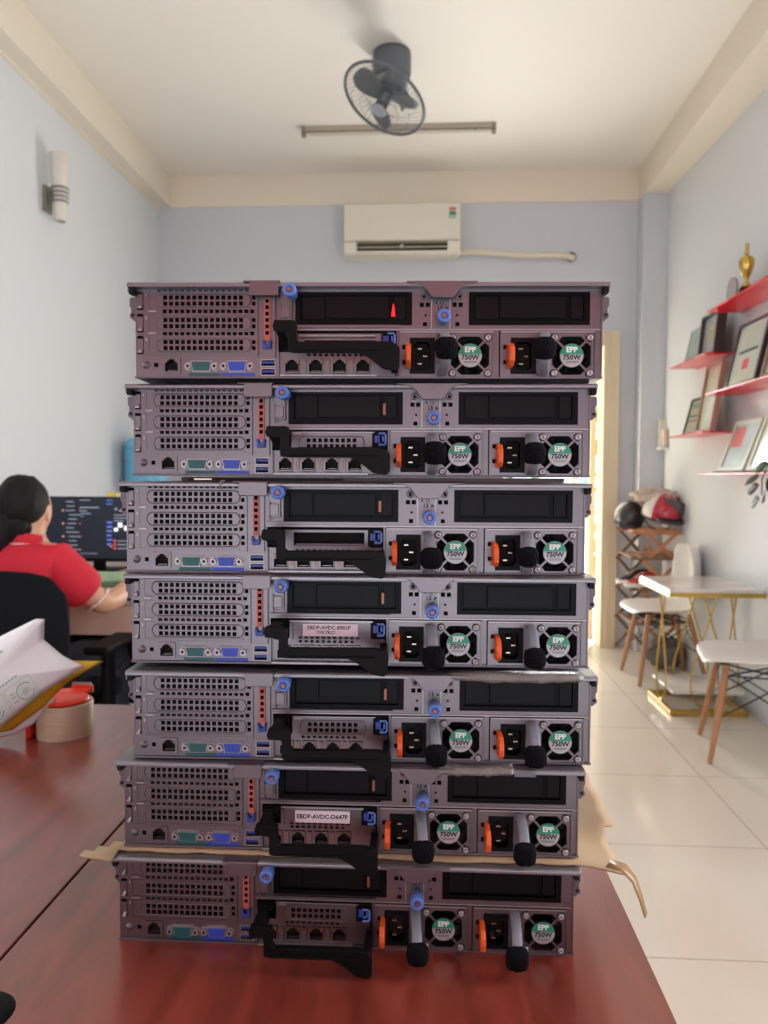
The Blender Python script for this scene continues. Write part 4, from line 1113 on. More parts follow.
# orbit fan
M['fan'] = mat('fan_grey', (92, 98, 104), 0.42); M['fan_l'] = mat('fan_pale', (150, 156, 164), 0.4); M['fan_b'] = mat('fan_blade', (98, 104, 104), .4)
R = empty('ceiling_fan', 'grey orbiting caged fan mounted on the ceiling', 'fan', (-0.198, 3.98, ZC))
b = MB(); b.lathe([(0, 0), (.095, 0), (.098, -.02), (.098, -.10), (.092, -.125), (.0, -.13)], n=32); b.build('mount', ['fan'], R)
b = MB(); b.lathe([(.06, -.125), (.085, -.13), (.082, -.165), (.05, -.185), (0, -.187)], n=28); b.build('swivel_cap', ['fan_l'], R)
vd = Vector((-.0594, .905, .42)).normalized(); sx_ = Vector((1, 0.06, 0)).normalized(); up_ = sx_.cross(vd).normalized()
if up_.z < 0: up_ = -up_
fc = Vector((-0.222, 3.76, 3.000)) - Vector((-0.198, 3.98, ZC))
th = math.radians(53); low = (sx_ * -.52 + up_ * -.85).normalized()
fn = (-vd * math.cos(th) + low * math.sin(th)).normalized()
a1 = (sx_ * .85 - up_ * .52); a1 = (a1 - fn * a1.dot(fn)).normalized(); a2 = fn.cross(a1).normalized()
def fp(r, t, h): return fc + (a1 * math.cos(t) + a2 * math.sin(t)) * r + fn * h
RAD = .208
b = MB()
for h_ in (0,): b.tube([fp(RAD, 2 * PI * k / 48, h_) for k in range(48)], .0075, n=8, closed=True)
for rr_, hh in ((.150, .048), (.10, .062), (.150, -.048), (.10, -.066)): b.tube([fp(rr_, 2 * PI * k / 36, hh) for k in range(36)], .0011, n=5, closed=True)
for k in range(48):
    t = 2 * PI * k / 48
    for s_ in (1, -1): b.tube([fp(RAD, t, 0), fp(.190, t, s_ * .028), fp(.150, t, s_ * .048), fp(.04, t, s_ * .068)], .0009, n=4, caps=False)
b.build('cage', ['fan'], R)
b = MB(); hb = [fp(.036, 2 * PI * k / 24, .068) for k in range(24)]
b.cyl(fp(0, 0, .064), fp(0, 0, .074), .040, .034, n=24); b.build('cage_badge', ['fan_l'], R)
b = MB(); b.cyl(fp(0, 0, -.02), fp(0, 0, .030), .030, n=20); b.build('hub', ['fan'], R)
for k in range(3):
    t0 = 2 * PI * k / 3 + .75; vs = []; fs = []
    for i in range(7):
        r_ = .028 + .152 * i / 6; wdt = .50 + .42 * math.sin(PI * min(1, (i + 1.2) / 7))
        if i == 6: wdt *= .7
        for j in range(6):
            s_ = -1 + 2 * j / 5; vs.append(fp(r_ * (1 - .04 * abs(s_) ** 2), t0 + s_ * wdt * .62, .016 * s_))
    for i in range(6):
        for j in range(5): q = i * 6 + j; fs.append((q, q + 1, q + 7, q + 6))
    b = MB(); b.add(vs, fs, 0, True); o = b.build('blade', ['fan_b'], R); md = o.modifiers.new('s', 'SOLIDIFY'); md.thickness = .003
b = MB(); b.lathe([(0, 0), (.055, .0), (.062, .02), (.058, .075), (.035, .10), (0, .105)], n=28)
q = fn.to_track_quat('Z', 'Y').to_matrix() if False else (-fn).to_track_quat('Z', 'Y').to_matrix()
b.v = [tuple(fp(0, 0, -.055) + q @ Vector(v)) for v in b.v]; b.build('motor_housing', ['fan'], R)
b = MB(); m0 = fp(0, 0, -.14)
b.tube([(0.0, 0, -.16), (.062, -.02, -.19), (.085, -.05, -.25), (.06, -.07, -.31), tuple(m0)], [.014, .012, .012, .012, .014], n=10); b.tube([(.0, .0, -.17), (-.01, -.03, -.21), tuple(fp(0, 0, -.12))], .02, n=10)
b.build('yoke', ['fan'], R)

# ------------------------------------------------------------------ right wall: red shelves and what stands on them
def shelfmat():
    m = mat('red_acrylic', (230, 24, 44), 0.22, spec=.35, trans=0.12)
    return m
M['redsh'] = shelfmat()
SX = 1.455
def shelf(y0, y1, z, label):
    b = MB(); b.box(SX, 1.655 if y0 < 4 else 1.628, y0, y1, z, z + .008); o = b.build('wall_shelf', ['redsh'], bevel=.001)
    return tag(o, label, 'shelf', 'red shelves on the right wall')
KS = 1.0246
def zs(z): return 1.19 + (z - 1.19) * KS
shA = zs(2.042); shB = zs(1.838); shC = zs(1.622); shD = zs(1.433); shE = zs(1.214)
shelf(2.9, 4.17, shA, 'topmost red acrylic shelf, with the gold trophy on it')
shelf(4.20, 4.77, shB, 'short red shelf holding the dark award box, farthest along the wall')
shelf(2.95, 4.18, shC, 'red shelf holding the large dark framed certificate')
shelf(4.20, 4.76, shD, 'short red shelf with the small dark frame and wooden frame, above the corner socket')
shelf(2.9, 4.25, shE, 'lowest red shelf, with pale green frames and flat items')

M['fr_dark'] = mat('dark_frame_wood', (58, 46, 44), .4); M['fr_cop'] = mat('copper_brown_frame', (132, 98, 82), .4); M['fr_wht'] = mat('pale_frame', (214, 220, 200), .4); M['fr_wood'] = mat('rosy_wood_frame', (166, 128, 112), .45)
def paper_mat(name, c1, c2, sc): return mat(name, c1, .5, rgb2=c2, vscale=sc, coat=1.0)
M['cert1'] = paper_mat('certificate_cream', (200, 192, 168), (176, 168, 146), 18)
M['cert2'] = paper_mat('certificate_pale', (186, 196, 178), (206, 208, 190), 8)
M['cert3'] = paper_mat('certificate_grey', (150, 152, 152), (170, 172, 176), 12)
M['pic_teal'] = paper_mat('picture_teal', (150, 176, 176), (184, 194, 188), 10)
M['goldtxt'] = mat('gold_print', (190, 170, 90), .4, .4)
def frame(name, y0, y1, z0, h, xb, lean, fm, pm, label, cat='picture frame', bw=.018, depth=.02, marks=()):
    """stands on z0, lower edge at x=xb (distance from the wall), leaning back to the wall"""
    R = empty(name, label, cat, (xb, (y0 + y1) / 2, z0)); w = (y1 - y0) / 2
    b = MB(); b.plate(-w, w, 0, h, [(-w + bw, w - bw, bw, h - bw)], 0, depth)
    b.box(-w + .002, w - .002, depth - .002, depth, .002, h - .002)
    f = b.build('frame', [fm], R)
    b = MB(); b.box(-w + bw, w - bw, depth * .35, depth * .5, bw, h - bw, 0)
    for (a0, a1, c0, c1, mi) in marks: b.box(-w + a0 * 2 * w, -w + a1 * 2 * w, depth * .35 - .0006, depth * .35, c0 * h, c1 * h, mi)
    b.build('picture', [pm, 'goldtxt', 'st_g2', 'pr_red', 'ink'], R)
    R.rotation_euler = (-lean, 0, -PI / 2)
    Rm = Matrix.Rotation(-PI / 2, 4, 'Z') @ Matrix.Rotation(-lean, 4, 'X')
    R.rotation_euler = Rm.to_euler()
    return R
frame('glass_plaque', 4.50, 4.74, shB + .009, .215, 1.52, .22, 'pic_teal', 'pic_teal', 'pale teal award plaque on the far short shelf', 'plaque', .012, .012)
frame('award_box', 4.22, 4.47, shB + .009, .235, 1.51, .10, 'fr_dark', 'cert3', 'dark boxed award with gold crest on the far short shelf', 'award', .014, .05, ((.40, .62, .62, .72, 1), (.44, .56, .36, .58, 1)))
frame('picture_frame', 3.66, 4.02, shC + .009, .33, 1.495, .22, 'fr_dark', 'cert2', 'dark framed certificate standing on the red shelf below the trophy', bw=.020, marks=((.40, .60, .26, .42, 3), (.2, .8, .52, .56, 4)))
frame('picture_frame', 3.26, 3.62, shC + .009, .36, 1.50, .24, 'fr_cop', 'cert2', 'copper brown framed certificate at the near end of its shelf', bw=.028)
frame('picture_frame', 4.50, 4.72, shD + .009, .225, 1.515, .25, 'fr_dark', 'cert1', 'small dark frame with a green header, on the lower short shelf', bw=.014, marks=((.15, .85, .72, .88, 2), (.15, .85, .50, .54, 4), (.15, .85, .38, .41, 4)))
frame('picture_frame', 4.22, 4.46, shD + .009, .385, 1.50, .16, 'fr_wood', 'cert1', 'tall rosy wooden frame beside the small dark one', bw=.020, depth=.03)
frame('picture_frame', 3.78, 4.10, shE + .020, .27, 1.50, .35, 'fr_wht', 'cert3', 'pale framed print with a pink triangle on the lowest red shelf', bw=.020, marks=((.12, .50, .48, .86, 3),))
frame('picture_frame', 3.38, 3.74, shE + .020, .31, 1.50, .33, 'fr_wht', 'cert2', 'larger pale frame nearest the camera on the lowest red shelf', bw=.022)
M['beige_item'] = mat('mixed_papers', (170, 158, 140), .6, rgb2=(120, 108, 96), vscale=20)
b = MB(); b.box(1.465, 1.60, 3.45, 4.10, shE + .009, shE + .014); b.box(1.462, 1.52, 3.75, 4.05, shE + .014, shE + .019); tag(b.build('paper_stack', ['beige_item'], bevel=.002), 'thin stack of booklets lying flat on the lowest red shelf', 'papers')
# trophies
M['gold'] = mat('trophy_gold', (206, 176, 92), .22, .95); M['glass'] = mat('clear_award_glass', (212, 204, 206), .12, trans=.45)
R = empty('trophy', 'gold cup trophy with a figure on top, on the topmost red shelf', 'trophy', (1.53, 3.86, shA + .009))
b = MB(); b.lathe([(0, 0), (.032, 0), (.030, .045), (.024, .05), (0, .05)], n=20); b.build('plinth', ['black'], R)
b = MB(); b.lathe([(.022, .05), (.02, .06), (.010, .072), (.009, .085), (.022, .11), (.034, .15), (.036, .175), (.028, .19), (.014, .20), (.009, .205), (.0, .206)], n=24)
for s_ in (-1, 1): b.tube([(0, s_ * .03, .185), (0, s_ * .055, .18), (0, s_ * .055, .15), (0, s_ * .030, .13)], .0035, n=8)
b.build('cup', ['gold'], R)
b = MB(); b.lathe([(.006, .205), (.011, .215), (.008, .235), (.010, .245), (.007, .258), (0, .262)], n=14); b.build('figure', ['gold'], R)
R = empty('trophy', 'slender gold trophy half hidden behind the cup at the near end of the topmost shelf', 'trophy', (1.60, 3.62, shA + .009))
b = MB(); b.lathe([(0, 0), (.03, 0), (.028, .04), (0, .04)], n=20); b.build('plinth', ['black'], R)
b = MB(); b.lathe([(.018, .04), (.008, .06), (.008, .20), (.012, .23), (.007, .25), (0, .255)], n=16); b.build('figure', ['gold'], R)
R = empty('glass_award', 'round clear glass award beside the gold trophy on the topmost shelf', 'award', (1.53, 4.03, shA + .009))
b = MB(); b.box(-.02, .02, -.04, .04, 0, .015); b.build('base', ['glass'], R)
b = MB(); b.cyl((-.006, 0, .075), (.006, 0, .075), .065, n=36); b.cyl((-.0065, 0, .10), (-.006, 0, .10), .012, n=14, mi=1); b.build('disc', ['glass', 'pr_red'], R)
R = empty('figurine', 'small pale figurine with a red base on top of the pale frame shelf', 'figurine', (1.50, 3.44, shE + .025))
b = MB(); b.lathe([(0, 0), (.018, 0), (.018, .02), (0, .02)], (0, 0, 0), 14, 1); b.lathe([(.012, .02), (.016, .04), (.008, .055), (.012, .07), (0, .085)], n=14); b.build('body', ['fr_wht', 'pr_red'], R)
# trailing plant from the near end of the lowest shelf
M['leaf'] = mat('plant_leaf', (48, 76, 50), .45, var=.2, vscale=20); M['pot'] = mat('white_pot', (225, 225, 222), .4)
R = empty('potted_plant', 'trailing green plant at the near end of the lowest red shelf', 'plant', (1.54, 3.27, shE + .009))
b = MB(); b.lathe([(0, -.001), (.035, -.001), (.045, .07), (.042, .07), (.036, .06), (0, .06)], n=24); b.build('pot', ['pot'], R)
b = MB(); b.tube([(0, 0, .06), (-.04, .03, .10), (-.09, .10, .04), (-.105, .13, -.03), (-.10, .14, -.10)], .003, n=6); b.tube([(0, 0, .06), (-.02, -.04, .12), (-.06, -.10, .10)], .003, n=6); b.build('stem', ['leaf'], R)
for k, (lx, ly, lz, az) in enumerate([(-.09, .11, .035, 2.6), (-.11, .145, -.015, 3.0), (-.10, .10, -.04, .4), (-.105, .16, -.06, 2.4), (-.10, .11, -.095, 1.0), (-.105, .15, -.12, 2.0), (-.02, -.02, .12, 4), (-.05, -.08, .12, 5), (-.01, .03, .12, 1)]):
    b = MB(); vs = []; ln, wd = .070, .040
    d_ = Vector((math.cos(az) * .5, math.sin(az), -.35)).normalized(); s_ = d_.cross(Vector((-1, 0, .4))).normalized(); nm = s_.cross(d_)
    for i in range(7):
        t = i / 6; w_ = wd * math.sin(PI * min(.97, t * .9 + .06)) ** .8
        for j in (-1, 0, 1): vs.append(Vector((lx, ly, lz)) + d_ * ln * t + s_ * w_ * j * .8 + nm * (.004 * abs(j) - .008 * t * t))
    b.add(vs, [(i * 3 + j, i * 3 + j + 1, i * 3 + j + 4, i * 3 + j + 3) for i in range(6) for j in range(2)], 0, True)
    o = b.build('leaf', ['leaf'], R); md = o.modifiers.new('s', 'SOLIDIFY'); md.thickness = .0008

# corner ledge with power adapters
R = empty('corner_ledge', 'small white ledge in the back right corner holding two adapters', 'ledge', (1.625, 5.30, 1.39))
b = MB(); b.box(-.075, -.02, -.05, .06, 0, .015); b.build('board', ['appl_white'], R, bevel=.002)
b = MB(); b.box(-.065, -.015, 0.02, .055, .0155, .205); tag(b.build('socket_box', ['fr_wht'], bevel=.004), 'tall beige socket box on the corner ledge', 'socket box').location = (1.625, 5.30, 1.39)
b = MB(); b.box(-.055, -.022, -.035, .01, .0155, .135); M['adapt'] = mat('adapter_pink', (222, 200, 190), .5); tag(b.build('power_adapter', ['adapt'], bevel=.008), 'rounded pale pink adapter on the corner ledge', 'adapter').location = (1.625, 5.30, 1.39)

# ------------------------------------------------------------------ shoe rack, helmets, shoes, bag
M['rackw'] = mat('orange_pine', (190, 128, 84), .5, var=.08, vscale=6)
M['rackd'] = mat('aged_pine', (128, 96, 74), .55, var=.1, vscale=6)  # darker pine for the rear lattice and lower shelves
XR0, XR1, YR0, YR1 = 1.29, 1.585, 4.99, 5.30
R = empty('shoe_rack', 'folding wooden lattice shoe rack in the back right corner', 'shoe rack', (1.44, 5.12, 0))
def rl(x, y, z): return Vector((x, y, z)) - Vector((1.44, 5.12, 0))
zn = [.06, .26, .46, .66, .86]
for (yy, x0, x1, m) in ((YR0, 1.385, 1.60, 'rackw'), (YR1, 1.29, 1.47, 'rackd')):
    for k in range(4):
        for (xa, xb, dy) in ((x0, x1, -.006), (x1, x0, .006)):
            A = rl(xa, yy + dy, zn[k]); B = rl(xb, yy + dy, zn[k + 1]); d_ = (B - A); ln = d_.length / 2; d_ = d_.normalized(); s_ = d_.cross(Vector((0, 1, 0)))
            b = MB(); b.obox((A + B) / 2, d_, s_, Vector((0, 1, 0)), ln + .008, .0105, .005); b.build('slat_bar', [m], R, bevel=.001)
for zc in (.28, .50, .70, .865):
    b = MB()
    for k in range(5): x = XR0 + .01 + k * .068; b.box(x - 1.44, x + .035 - 1.44, YR0 - .03 - 5.12, YR1 + .02 - 5.12, zc - .012, zc)
    b.box(XR0 - 1.44, XR1 + .03 - 1.44, YR0 - .02 - 5.12, YR0 - 5.12, zc - .026, zc - .012); b.box(XR0 - 1.44, XR1 + .03 - 1.44, YR1 - 5.12 - .01, YR1 + .01 - 5.12, zc - .026, zc - .012)
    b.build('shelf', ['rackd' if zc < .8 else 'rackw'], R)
M['h_red'] = mat('helmet_red', (176, 30, 52), .25, coat=.6); M['h_blk'] = mat('helmet_black', (40, 40, 46), .35, coat=.3); M['h_wht'] = mat('helmet_silver', (206, 204, 200), .3)
M['cap'] = mat('camo_beige_cloth', (218, 204, 188), .9, rgb2=(168, 156, 144), vscale=22); M['strapb'] = mat('helmet_strap', (36, 34, 38), .8); M['grey_c'] = mat('grey_cloth', (84, 84, 88), .9)
def helmet(loc, rz, tilt, sh, stripe, label, s=1.0):
    R = empty('helmet', label, 'helmet', loc); R.rotation_euler = (tilt, 0, rz)
    b = MB(); n, kk = 32, 14; vs = []; fs = []
    for j in range(kk + 1):
        p = PI / 2 - (PI / 2 + .28) * j / kk
        for i in range(n):
            t = 2 * PI * i / n; vs.append((.125 * s * math.cos(p) * math.cos(t), .145 * s * math.cos(p) * math.sin(t), .135 * s * (math.sin(p) + .27)))
    for j in range(kk):
        for i in range(n): q = (i + 1) % n; fs.append((j * n + i, (j + 1) * n + i, (j + 1) * n + q, j * n + q))
    mi = []
    b.add(vs, fs, 0, True)
    for idx in range(len(b.m)):
        i = idx % n; ang = 2 * PI * (i + .5) / n
        if stripe is not None and abs(((ang - PI) + PI) % (2 * PI) - PI) < .32: b.m[idx] = 1
    o = b.build('shell', [sh, stripe or sh], R); md = o.modifiers.new('s', 'SOLIDIFY'); md.thickness = .008
    b = MB(); b.tube([(.124 * s * math.cos(2 * PI * k / 32), .144 * s * math.sin(2 * PI * k / 32), .003) for k in range(32)], .007, n=8, closed=True); b.build('rim', ['strapb'], R)
    b = MB()
    vs = []
    for i in range(11):
        t = -PI / 2 - .9 + 1.8 * i / 10
        vs += [(.124 * s * math.cos(t), .144 * s * math.sin(t), .03), (.140 * s * math.cos(t), .195 * s * math.sin(t), .002)]
    b.add(vs, [(2 * i, 2 * i + 1, 2 * i + 3, 2 * i + 2) for i in range(10)], 0, True); o = b.build('visor', ['h_blk'], R); md = o.modifiers.new('s', 'SOLIDIFY'); md.thickness = .004
    b = MB(); b.tube([(.12 * s, .02, .0), (.10 * s, .0, -.06), (.02, -.02, -.10), (-.08 * s, 0, -.06), (-.12 * s, .02, 0)], (.0045), n=6); b.build('chin_strap', ['strapb'], R)
    return R
helmet((1.500, 5.06, .945), .35, .25, 'h_red', 'h_wht', 'red helmet with a silver side band on top of the shoe rack', .94)
helmet((1.340, 5.20, .925), -.3, .5, 'h_blk', 'h_wht', 'black helmet at the left of the pile on the shoe rack', .74)
b = MB(); hair_blob(b, Vector((1.475, 5.12, 1.080)), .155, .11, .052, 4, .30); tag(b.build('cloth_hat', ['cap']), 'beige patterned cloth hat draped over the two helmets', 'hat')
b = MB(); b.tube([(1.47, 4.985, 1.045), (1.53, 4.935, 1.040), (1.60, 4.94, 1.005), (1.635, 4.99, .965)], [(.03, .010), (.035, .012), (.034, .012), (.02, .010)], n=12, flat=(0, 0, 1)); tag(b.build('face_mask', ['grey_c']), 'dark grey cloth strip lying over the red helmet', 'cloth')

M['sh_wht'] = mat('shoe_white', (220, 214, 208), .5); M['sh_red'] = mat('shoe_red', (180, 30, 40), .5); M['sh_blk'] = mat('shoe_black', (32, 30, 32), .5); M['sh_tan'] = mat('sandal_tan', (186, 146, 116), .6)
def shoe(loc, rz, mu, ms, mt, label, group=None, s=1.0):
    R = empty('sneaker', label, 'shoe', loc, rz, group)
    def ol(w, k=1.0): return [(x * s * k, y * w * s) for x, y in ((-.13, .0), (-.125, .026), (-.09, .036), (-.03, .033), (.03, .040), (.08, .044), (.12, .030), (.135, .0), (.12, -.032), (.08, -.042), (.03, -.036), (-.03, -.030), (-.09, -.034), (-.125, -.024))]
    b = MB(); b.prism_z(ol(1.05), 0, .026 * s); b.build('sole', [ms], R, bevel=.004)
    b = MB(); o1 = ol(.98, .98); N = len(o1); vs = []
    for (zz, sc, cut) in ((.024, 1, 0), (.045, .97, .0), (.062, .86, .012), (.078, .72, .03), (.088, .55, .045)):
        for (x, y) in o1:
            zx = zz * (1.0 if x < 0.03 * s else max(.42, 1 - (x / s - .03) * 7.0))
            vs.append((x * (sc if x < 0 else sc), y * sc, zx * s if x > -.0 else zz * s * (1.05 if sc < .8 else 1)))
    fs = [(j * N + i, j * N + (i + 1) % N, (j + 1) * N + (i + 1) % N, (j + 1) * N + i) for j in range(4) for i in range(N)]; fs.append(tuple(4 * N + i for i in range(N)))
    b.add(vs, fs, 0, True); b.build('upper', [mu], R)
    b = MB()
    for k in range(4): b.tube([(.0 + k * .018, -.022, .082 * s - k * .008), (.004 + k * .018, 0, .090 * s - k * .009), (.0 + k * .018, .022, .082 * s - k * .008)], .0025, n=6)
    b.build('laces', [ms], R)
    b = MB(); b.tube([(-.12 * s, 0, .03), (-.125 * s, 0, .06), (-.11 * s, 0, .088)], [(.025, .006)] * 3, n=8, flat=(0, 1, 0)); b.tube([(.05, -.040, .03), (.0, -.036, .05), (-.05, -.036, .036)], .006, n=6); b.build('heel_patch', [mt], R)
    return R
shoe((1.385, 5.01, .502), 3.5, 'sh_red', 'sh_wht', 'sh_wht', 'red sneaker with white sole on the middle rack shelf')
shoe((1.375, 5.16, .502), 3.3, 'sh_blk', 'sh_wht', 'sh_red', 'black and red sneaker behind the red one on the rack')
shoe((1.45, 5.12, .282), 3.3, 'sh_blk', 'sh_blk', 'sh_blk', 'black shoe on the lowest rack shelf')
R = empty('sandal', 'tan sandal on the upper rack shelf below the helmets', 'sandal', (1.48, 5.10, .702), 3.2)
b = MB(); b.prism_z([(-.12, 0), (-.10, .034), (0, .03), (.08, .042), (.125, .01), (.10, -.036), (0, -.028), (-.10, -.032)], 0, .018); b.build('sole', ['sh_tan'], R, bevel=.003)
b = MB(); b.tube([(.03, -.04, .015), (.045, -.02, .05), (.045, .02, .05), (.03, .042, .015)], [(.018, .003)] * 4, n=8, flat=(1, 0, 0)); b.build('strap', ['sh_tan'], R)

M['bag_g'] = mat('grey_nylon', (112, 108, 106), .6, bump=.5, bscale=14)
R = empty('tote_bag', 'slumped grey nylon bag on the floor under the shoe rack', 'bag', (1.50, 4.90 - .12 + .12, 0))
b = MB(); hair_blob(b, Vector((0.0, .0, .10)), .125, .085, .095, 7, .22); b.build('body', ['bag_g'], R)
b = MB(); b.tube([(-.08, -.07, .14), (-.05, -.08, .20), (.03, -.08, .21), (.08, -.07, .15)], [(.012, .003)] * 4, n=8, flat=(0, 1, 0)); b.build('handle', ['sh_blk'], R)

# ------------------------------------------------------------------ dining set: shell chairs and gold table
M['shell'] = mat('white_shell_plastic', (226, 224, 220), 0.28, spec=.5)
M['beech'] = mat('beech_leg', (176, 122, 82), .5, var=.08, vscale=10, stretch=(1, 1, .2)); M['wire'] = mat('dark_wire', (60, 60, 58), .35, .8)
def chair(loc, rz, label):
    R = empty('shell_chair', label, 'chair', loc, rz, 'white shell chairs at the gold table')
    # seat faces local -y; surface parameterised along profile then across
    prof = [(-.225, .425), (-.215, .445), (-.16, .448), (-.06, .432), (.04, .425), (.12, .435), (.17, .475), (.195, .54), (.208, .62), (.212, .70), (.208, .77), (.200, .80)]
    prof = [(py if py < 0 else py * .88, pz - (.012 if py < .15 else 0)) for py, pz in prof]
    wid = [.13, .19, .222, .232, .232, .226, .205, .195, .185, .165, .130, .075]
    lift = [.0, .002, .014, .030, .040, .050, .05, .04, .03, .02, .01, .004]
    vs = []; n = 12
    for (py, pz), w_, lf in zip(prof, wid, lift):
        i_ = prof.index((py, pz)); back = min(1, max(0, (i_ - 4) / 3))
        for k in range(n + 1):
            a = -1 + 2 * k / n; e = abs(a) ** 2.6
            vs.append((a * w_, py - back * e * .085, pz + (1 - back) * e * lf + (.0 if i_ else -.0)))
    fs = [(i * (n + 1) + k, i * (n + 1) + k + 1, (i + 1) * (n + 1) + k + 1, (i + 1) * (n + 1) + k) for i in range(len(prof) - 1) for k in range(n)]
    b = MB(); b.add(vs, fs, 0, True); o = b.build('seat_shell', ['shell'], R)
    md = o.modifiers.new('s', 'SOLIDIFY'); md.thickness = .012; md = o.modifiers.new('u', 'SUBSURF'); md.levels = 2; md.render_levels = 2
    F = .192
    for sx in (-1, 1):
        for sy in (-1, 1):
            b = MB(); b.tube([(sx * .115, sy * .115 - .01, .405), (sx * .15, sy * .150 - .005, .22), (sx * F, sy * F, .0)], [.014, .0155, .010], n=12); b.build('leg', ['beech'], R)
    b = MB()
    T = [(sx * .128, sy * .128, .36) for sx, sy in ((-1, -1), (1, -1), (1, 1), (-1, 1))]; B = [(sx * .158, sy * .158, .185) for sx, sy in ((-1, -1), (1, -1), (1, 1), (-1, 1))]
    for i in range(4):
        j = (i + 1) % 4; b.tube([T[i], B[j]], .0035, n=6); b.tube([B[i], T[j]], .0035, n=6); b.tube([T[i], T[j]], .0035, n=6)
    b.tube([T[0], T[2]], .0045, n=6); b.tube([T[1], T[3]], .0045, n=6)
    b.build('wire_bracing', ['wire'], R)
    return R
chair((1.418, 3.392, 0), -PI / 2 - .23, 'white shell chair nearest the camera, cut by the photo edge')
chair((1.408, 4.64, 0), -PI / 2 + .02, 'white shell chair on the far side of the gold table, near the shoe rack')

M['marble'] = mat('white_marble', (226, 222, 216), 0.12, rgb2=(200, 196, 192), vscale=5, stretch=(1, 2, 1)); M['brass'] = mat('brass', (196, 160, 80), .3, .85)
TX0, TX1, TY0, TY1 = 1.19, 1.645, 3.83, 4.36
R = empty('side_table', 'marble topped table with gold looping wire legs, between the two shell chairs', 'table', ((TX0 + TX1) / 2, (TY0 + TY1) / 2, 0))
cx, cy = (TX1 - TX0) / 2, (TY1 - TY0) / 2
b = MB(); b.box(-cx, cx, -cy, cy, .630, .650); b.build('tabletop', ['marble'], R, bevel=.002)
def rim(name, hx, hy, z0, z1, t=.012):
    b = MB(); b.box(-hx, hx, -hy, -hy + t, z0, z1); b.box(-hx, hx, hy - t, hy, z0, z1); b.box(-hx, -hx + t, -hy + t, hy - t, z0, z1); b.box(hx - t, hx, -hy + t, hy - t, z0, z1); return b.build(name, ['brass'], R)
rim('top_rim', cx + .004, cy + .004, .612, .634)
rim('base_frame', cx - .035, cy - .07, .004, .028, .02)
b = MB(); b.box(-cx + .05, cx - .05, -cy + .09, cy - .09, .105, .122); b.build('lower_shelf', ['marble'], R, bevel=.002)
def loop(plane, off, c):
    pts = [(.034, .614), (.017, .555), (0, .50), (-.030, .40), (-.060, .30), (-.084, .22)]
    arc = [(-.092 * math.cos(t), .165 - .135 * math.sin(t)) for t in [PI * k / 14 for k in range(15)]]
    pts = pts + arc + [(-x, z) for x, z in reversed(pts)]
    n_ = len(pts)
    return [(c + x, off + .008 * (i / n_ - .5), z) if plane == 'x' else (off + .008 * (i / n_ - .5), c + x, z) for i, (x, z) in enumerate(pts)]
for (pl, off, c) in (('x', -cy + .085, 0), ('x', cy - .085, .03), ('y', -cx + .045, 0), ('y', cx - .045, 0)):
    b = MB(); b.tube(loop(pl, off, c), .005, n=8); b.build('wire_leg', ['brass'], R)

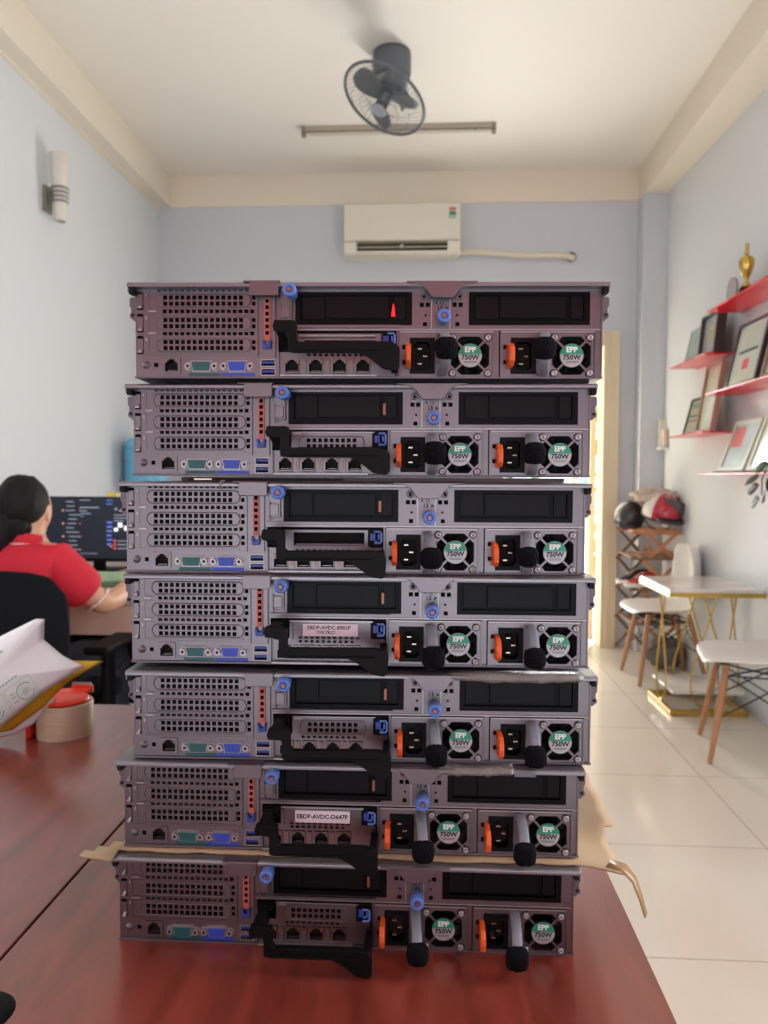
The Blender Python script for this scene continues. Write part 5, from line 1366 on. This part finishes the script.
# ------------------------------------------------------------------ light, world, camera
w = bpy.data.worlds.new('World'); SC.world = w; w.use_nodes = True
bg = w.node_tree.nodes['Background']; bg.inputs[0].default_value = (0.82, 0.92, 1.0, 1); bg.inputs[1].default_value = 2.2
def area(name, loc, rot, sx, sy, e, col=(1, 1, 1)):
    l = bpy.data.lights.new(name, 'AREA'); l.shape = 'RECTANGLE'; l.size = sx; l.size_y = sy; l.energy = e; l.color = col
    o = bpy.data.objects.new(name, l); COL.objects.link(o); o.location = loc; o.rotation_euler = rot; return o
area('front_daylight', (-0.1, YF - .05, .8), (math.radians(90), 0, 0), 2.8, 1.2, 4.5, (.96, .97, 1.0))
area('door_daylight', (0.78, 5.75, 1.15), (math.radians(-90), 0, math.radians(-60)), .66, 1.9, 95, (1.0, .985, .96))
area('left_window_light', (WL + .03, 0.95, 1.75), (math.radians(90), 0, math.radians(-78)), 1.3, 1.5, 22, (.97, .985, 1.0))  # added fill from the left, no window in that wall
area('right_window_light', (WR - .02, 0.95, 1.75), (math.radians(90), 0, math.radians(78)), 1.3, 1.5, 50, (.97, .985, 1.0))  # added fill from the right, brightens the left wall; no window there
area('front_ceiling_lamp', (0, -1.3, 3.1), (math.radians(-60), 0, 0), .9, .3, 16, (1, .93, .88))  # added unseen light, brightens the red wall for its reflection
s = bpy.data.lights.new('sun', 'SUN'); s.energy = 10.0; s.angle = math.radians(1.0); s.color = (1, .97, .92)
so = bpy.data.objects.new('sun', s); COL.objects.link(so); so.rotation_euler = Vector((-.16, -.34, -.93)).to_track_quat('-Z', 'Y').to_euler()

pitch, roll, yaw = map(math.radians, (2.53, .254, 3.27))
c_, s_ = math.cos(yaw), math.sin(yaw); cp, sp = math.cos(pitch), math.sin(pitch); cr, sr = math.cos(roll), math.sin(roll)
ex_ = Vector((c_, s_, 0)); fw = Vector((-s_ * cp, c_ * cp, -sp)); eu = Vector((-s_ * sp, c_ * sp, cp))
rv = ex_ * cr + eu * sr; uv = -ex_ * sr + eu * cr
cd = bpy.data.cameras.new('camera'); cam = bpy.data.objects.new('camera', cd); COL.objects.link(cam)
mw = Matrix((rv, uv, -fw)).transposed().to_4x4(); mw.translation = (0, 0, 1.19); cam.matrix_world = mw
cd.sensor_fit = 'VERTICAL'; cd.sensor_height = 24.0; cd.lens = 769.0 / 1024.0 * 24.0; cd.clip_start = .02
cd.dof.use_dof = True; cd.dof.focus_distance = 0.72; cd.dof.aperture_fstop = 6.0
SC.camera = cam
SC.view_settings.view_transform = 'Standard'; SC.view_settings.look = 'None'; SC.view_settings.gamma = 1.0; SC.view_settings.use_curve_mapping = False
SC.view_settings.exposure = 0.2
SC.cycles.use_denoising = True
SC.cycles.max_bounces = 8; SC.cycles.diffuse_bounces = 5; SC.cycles.caustics_reflective = False; SC.cycles.caustics_refractive = False
SC.cycles.sample_clamp_indirect = 6
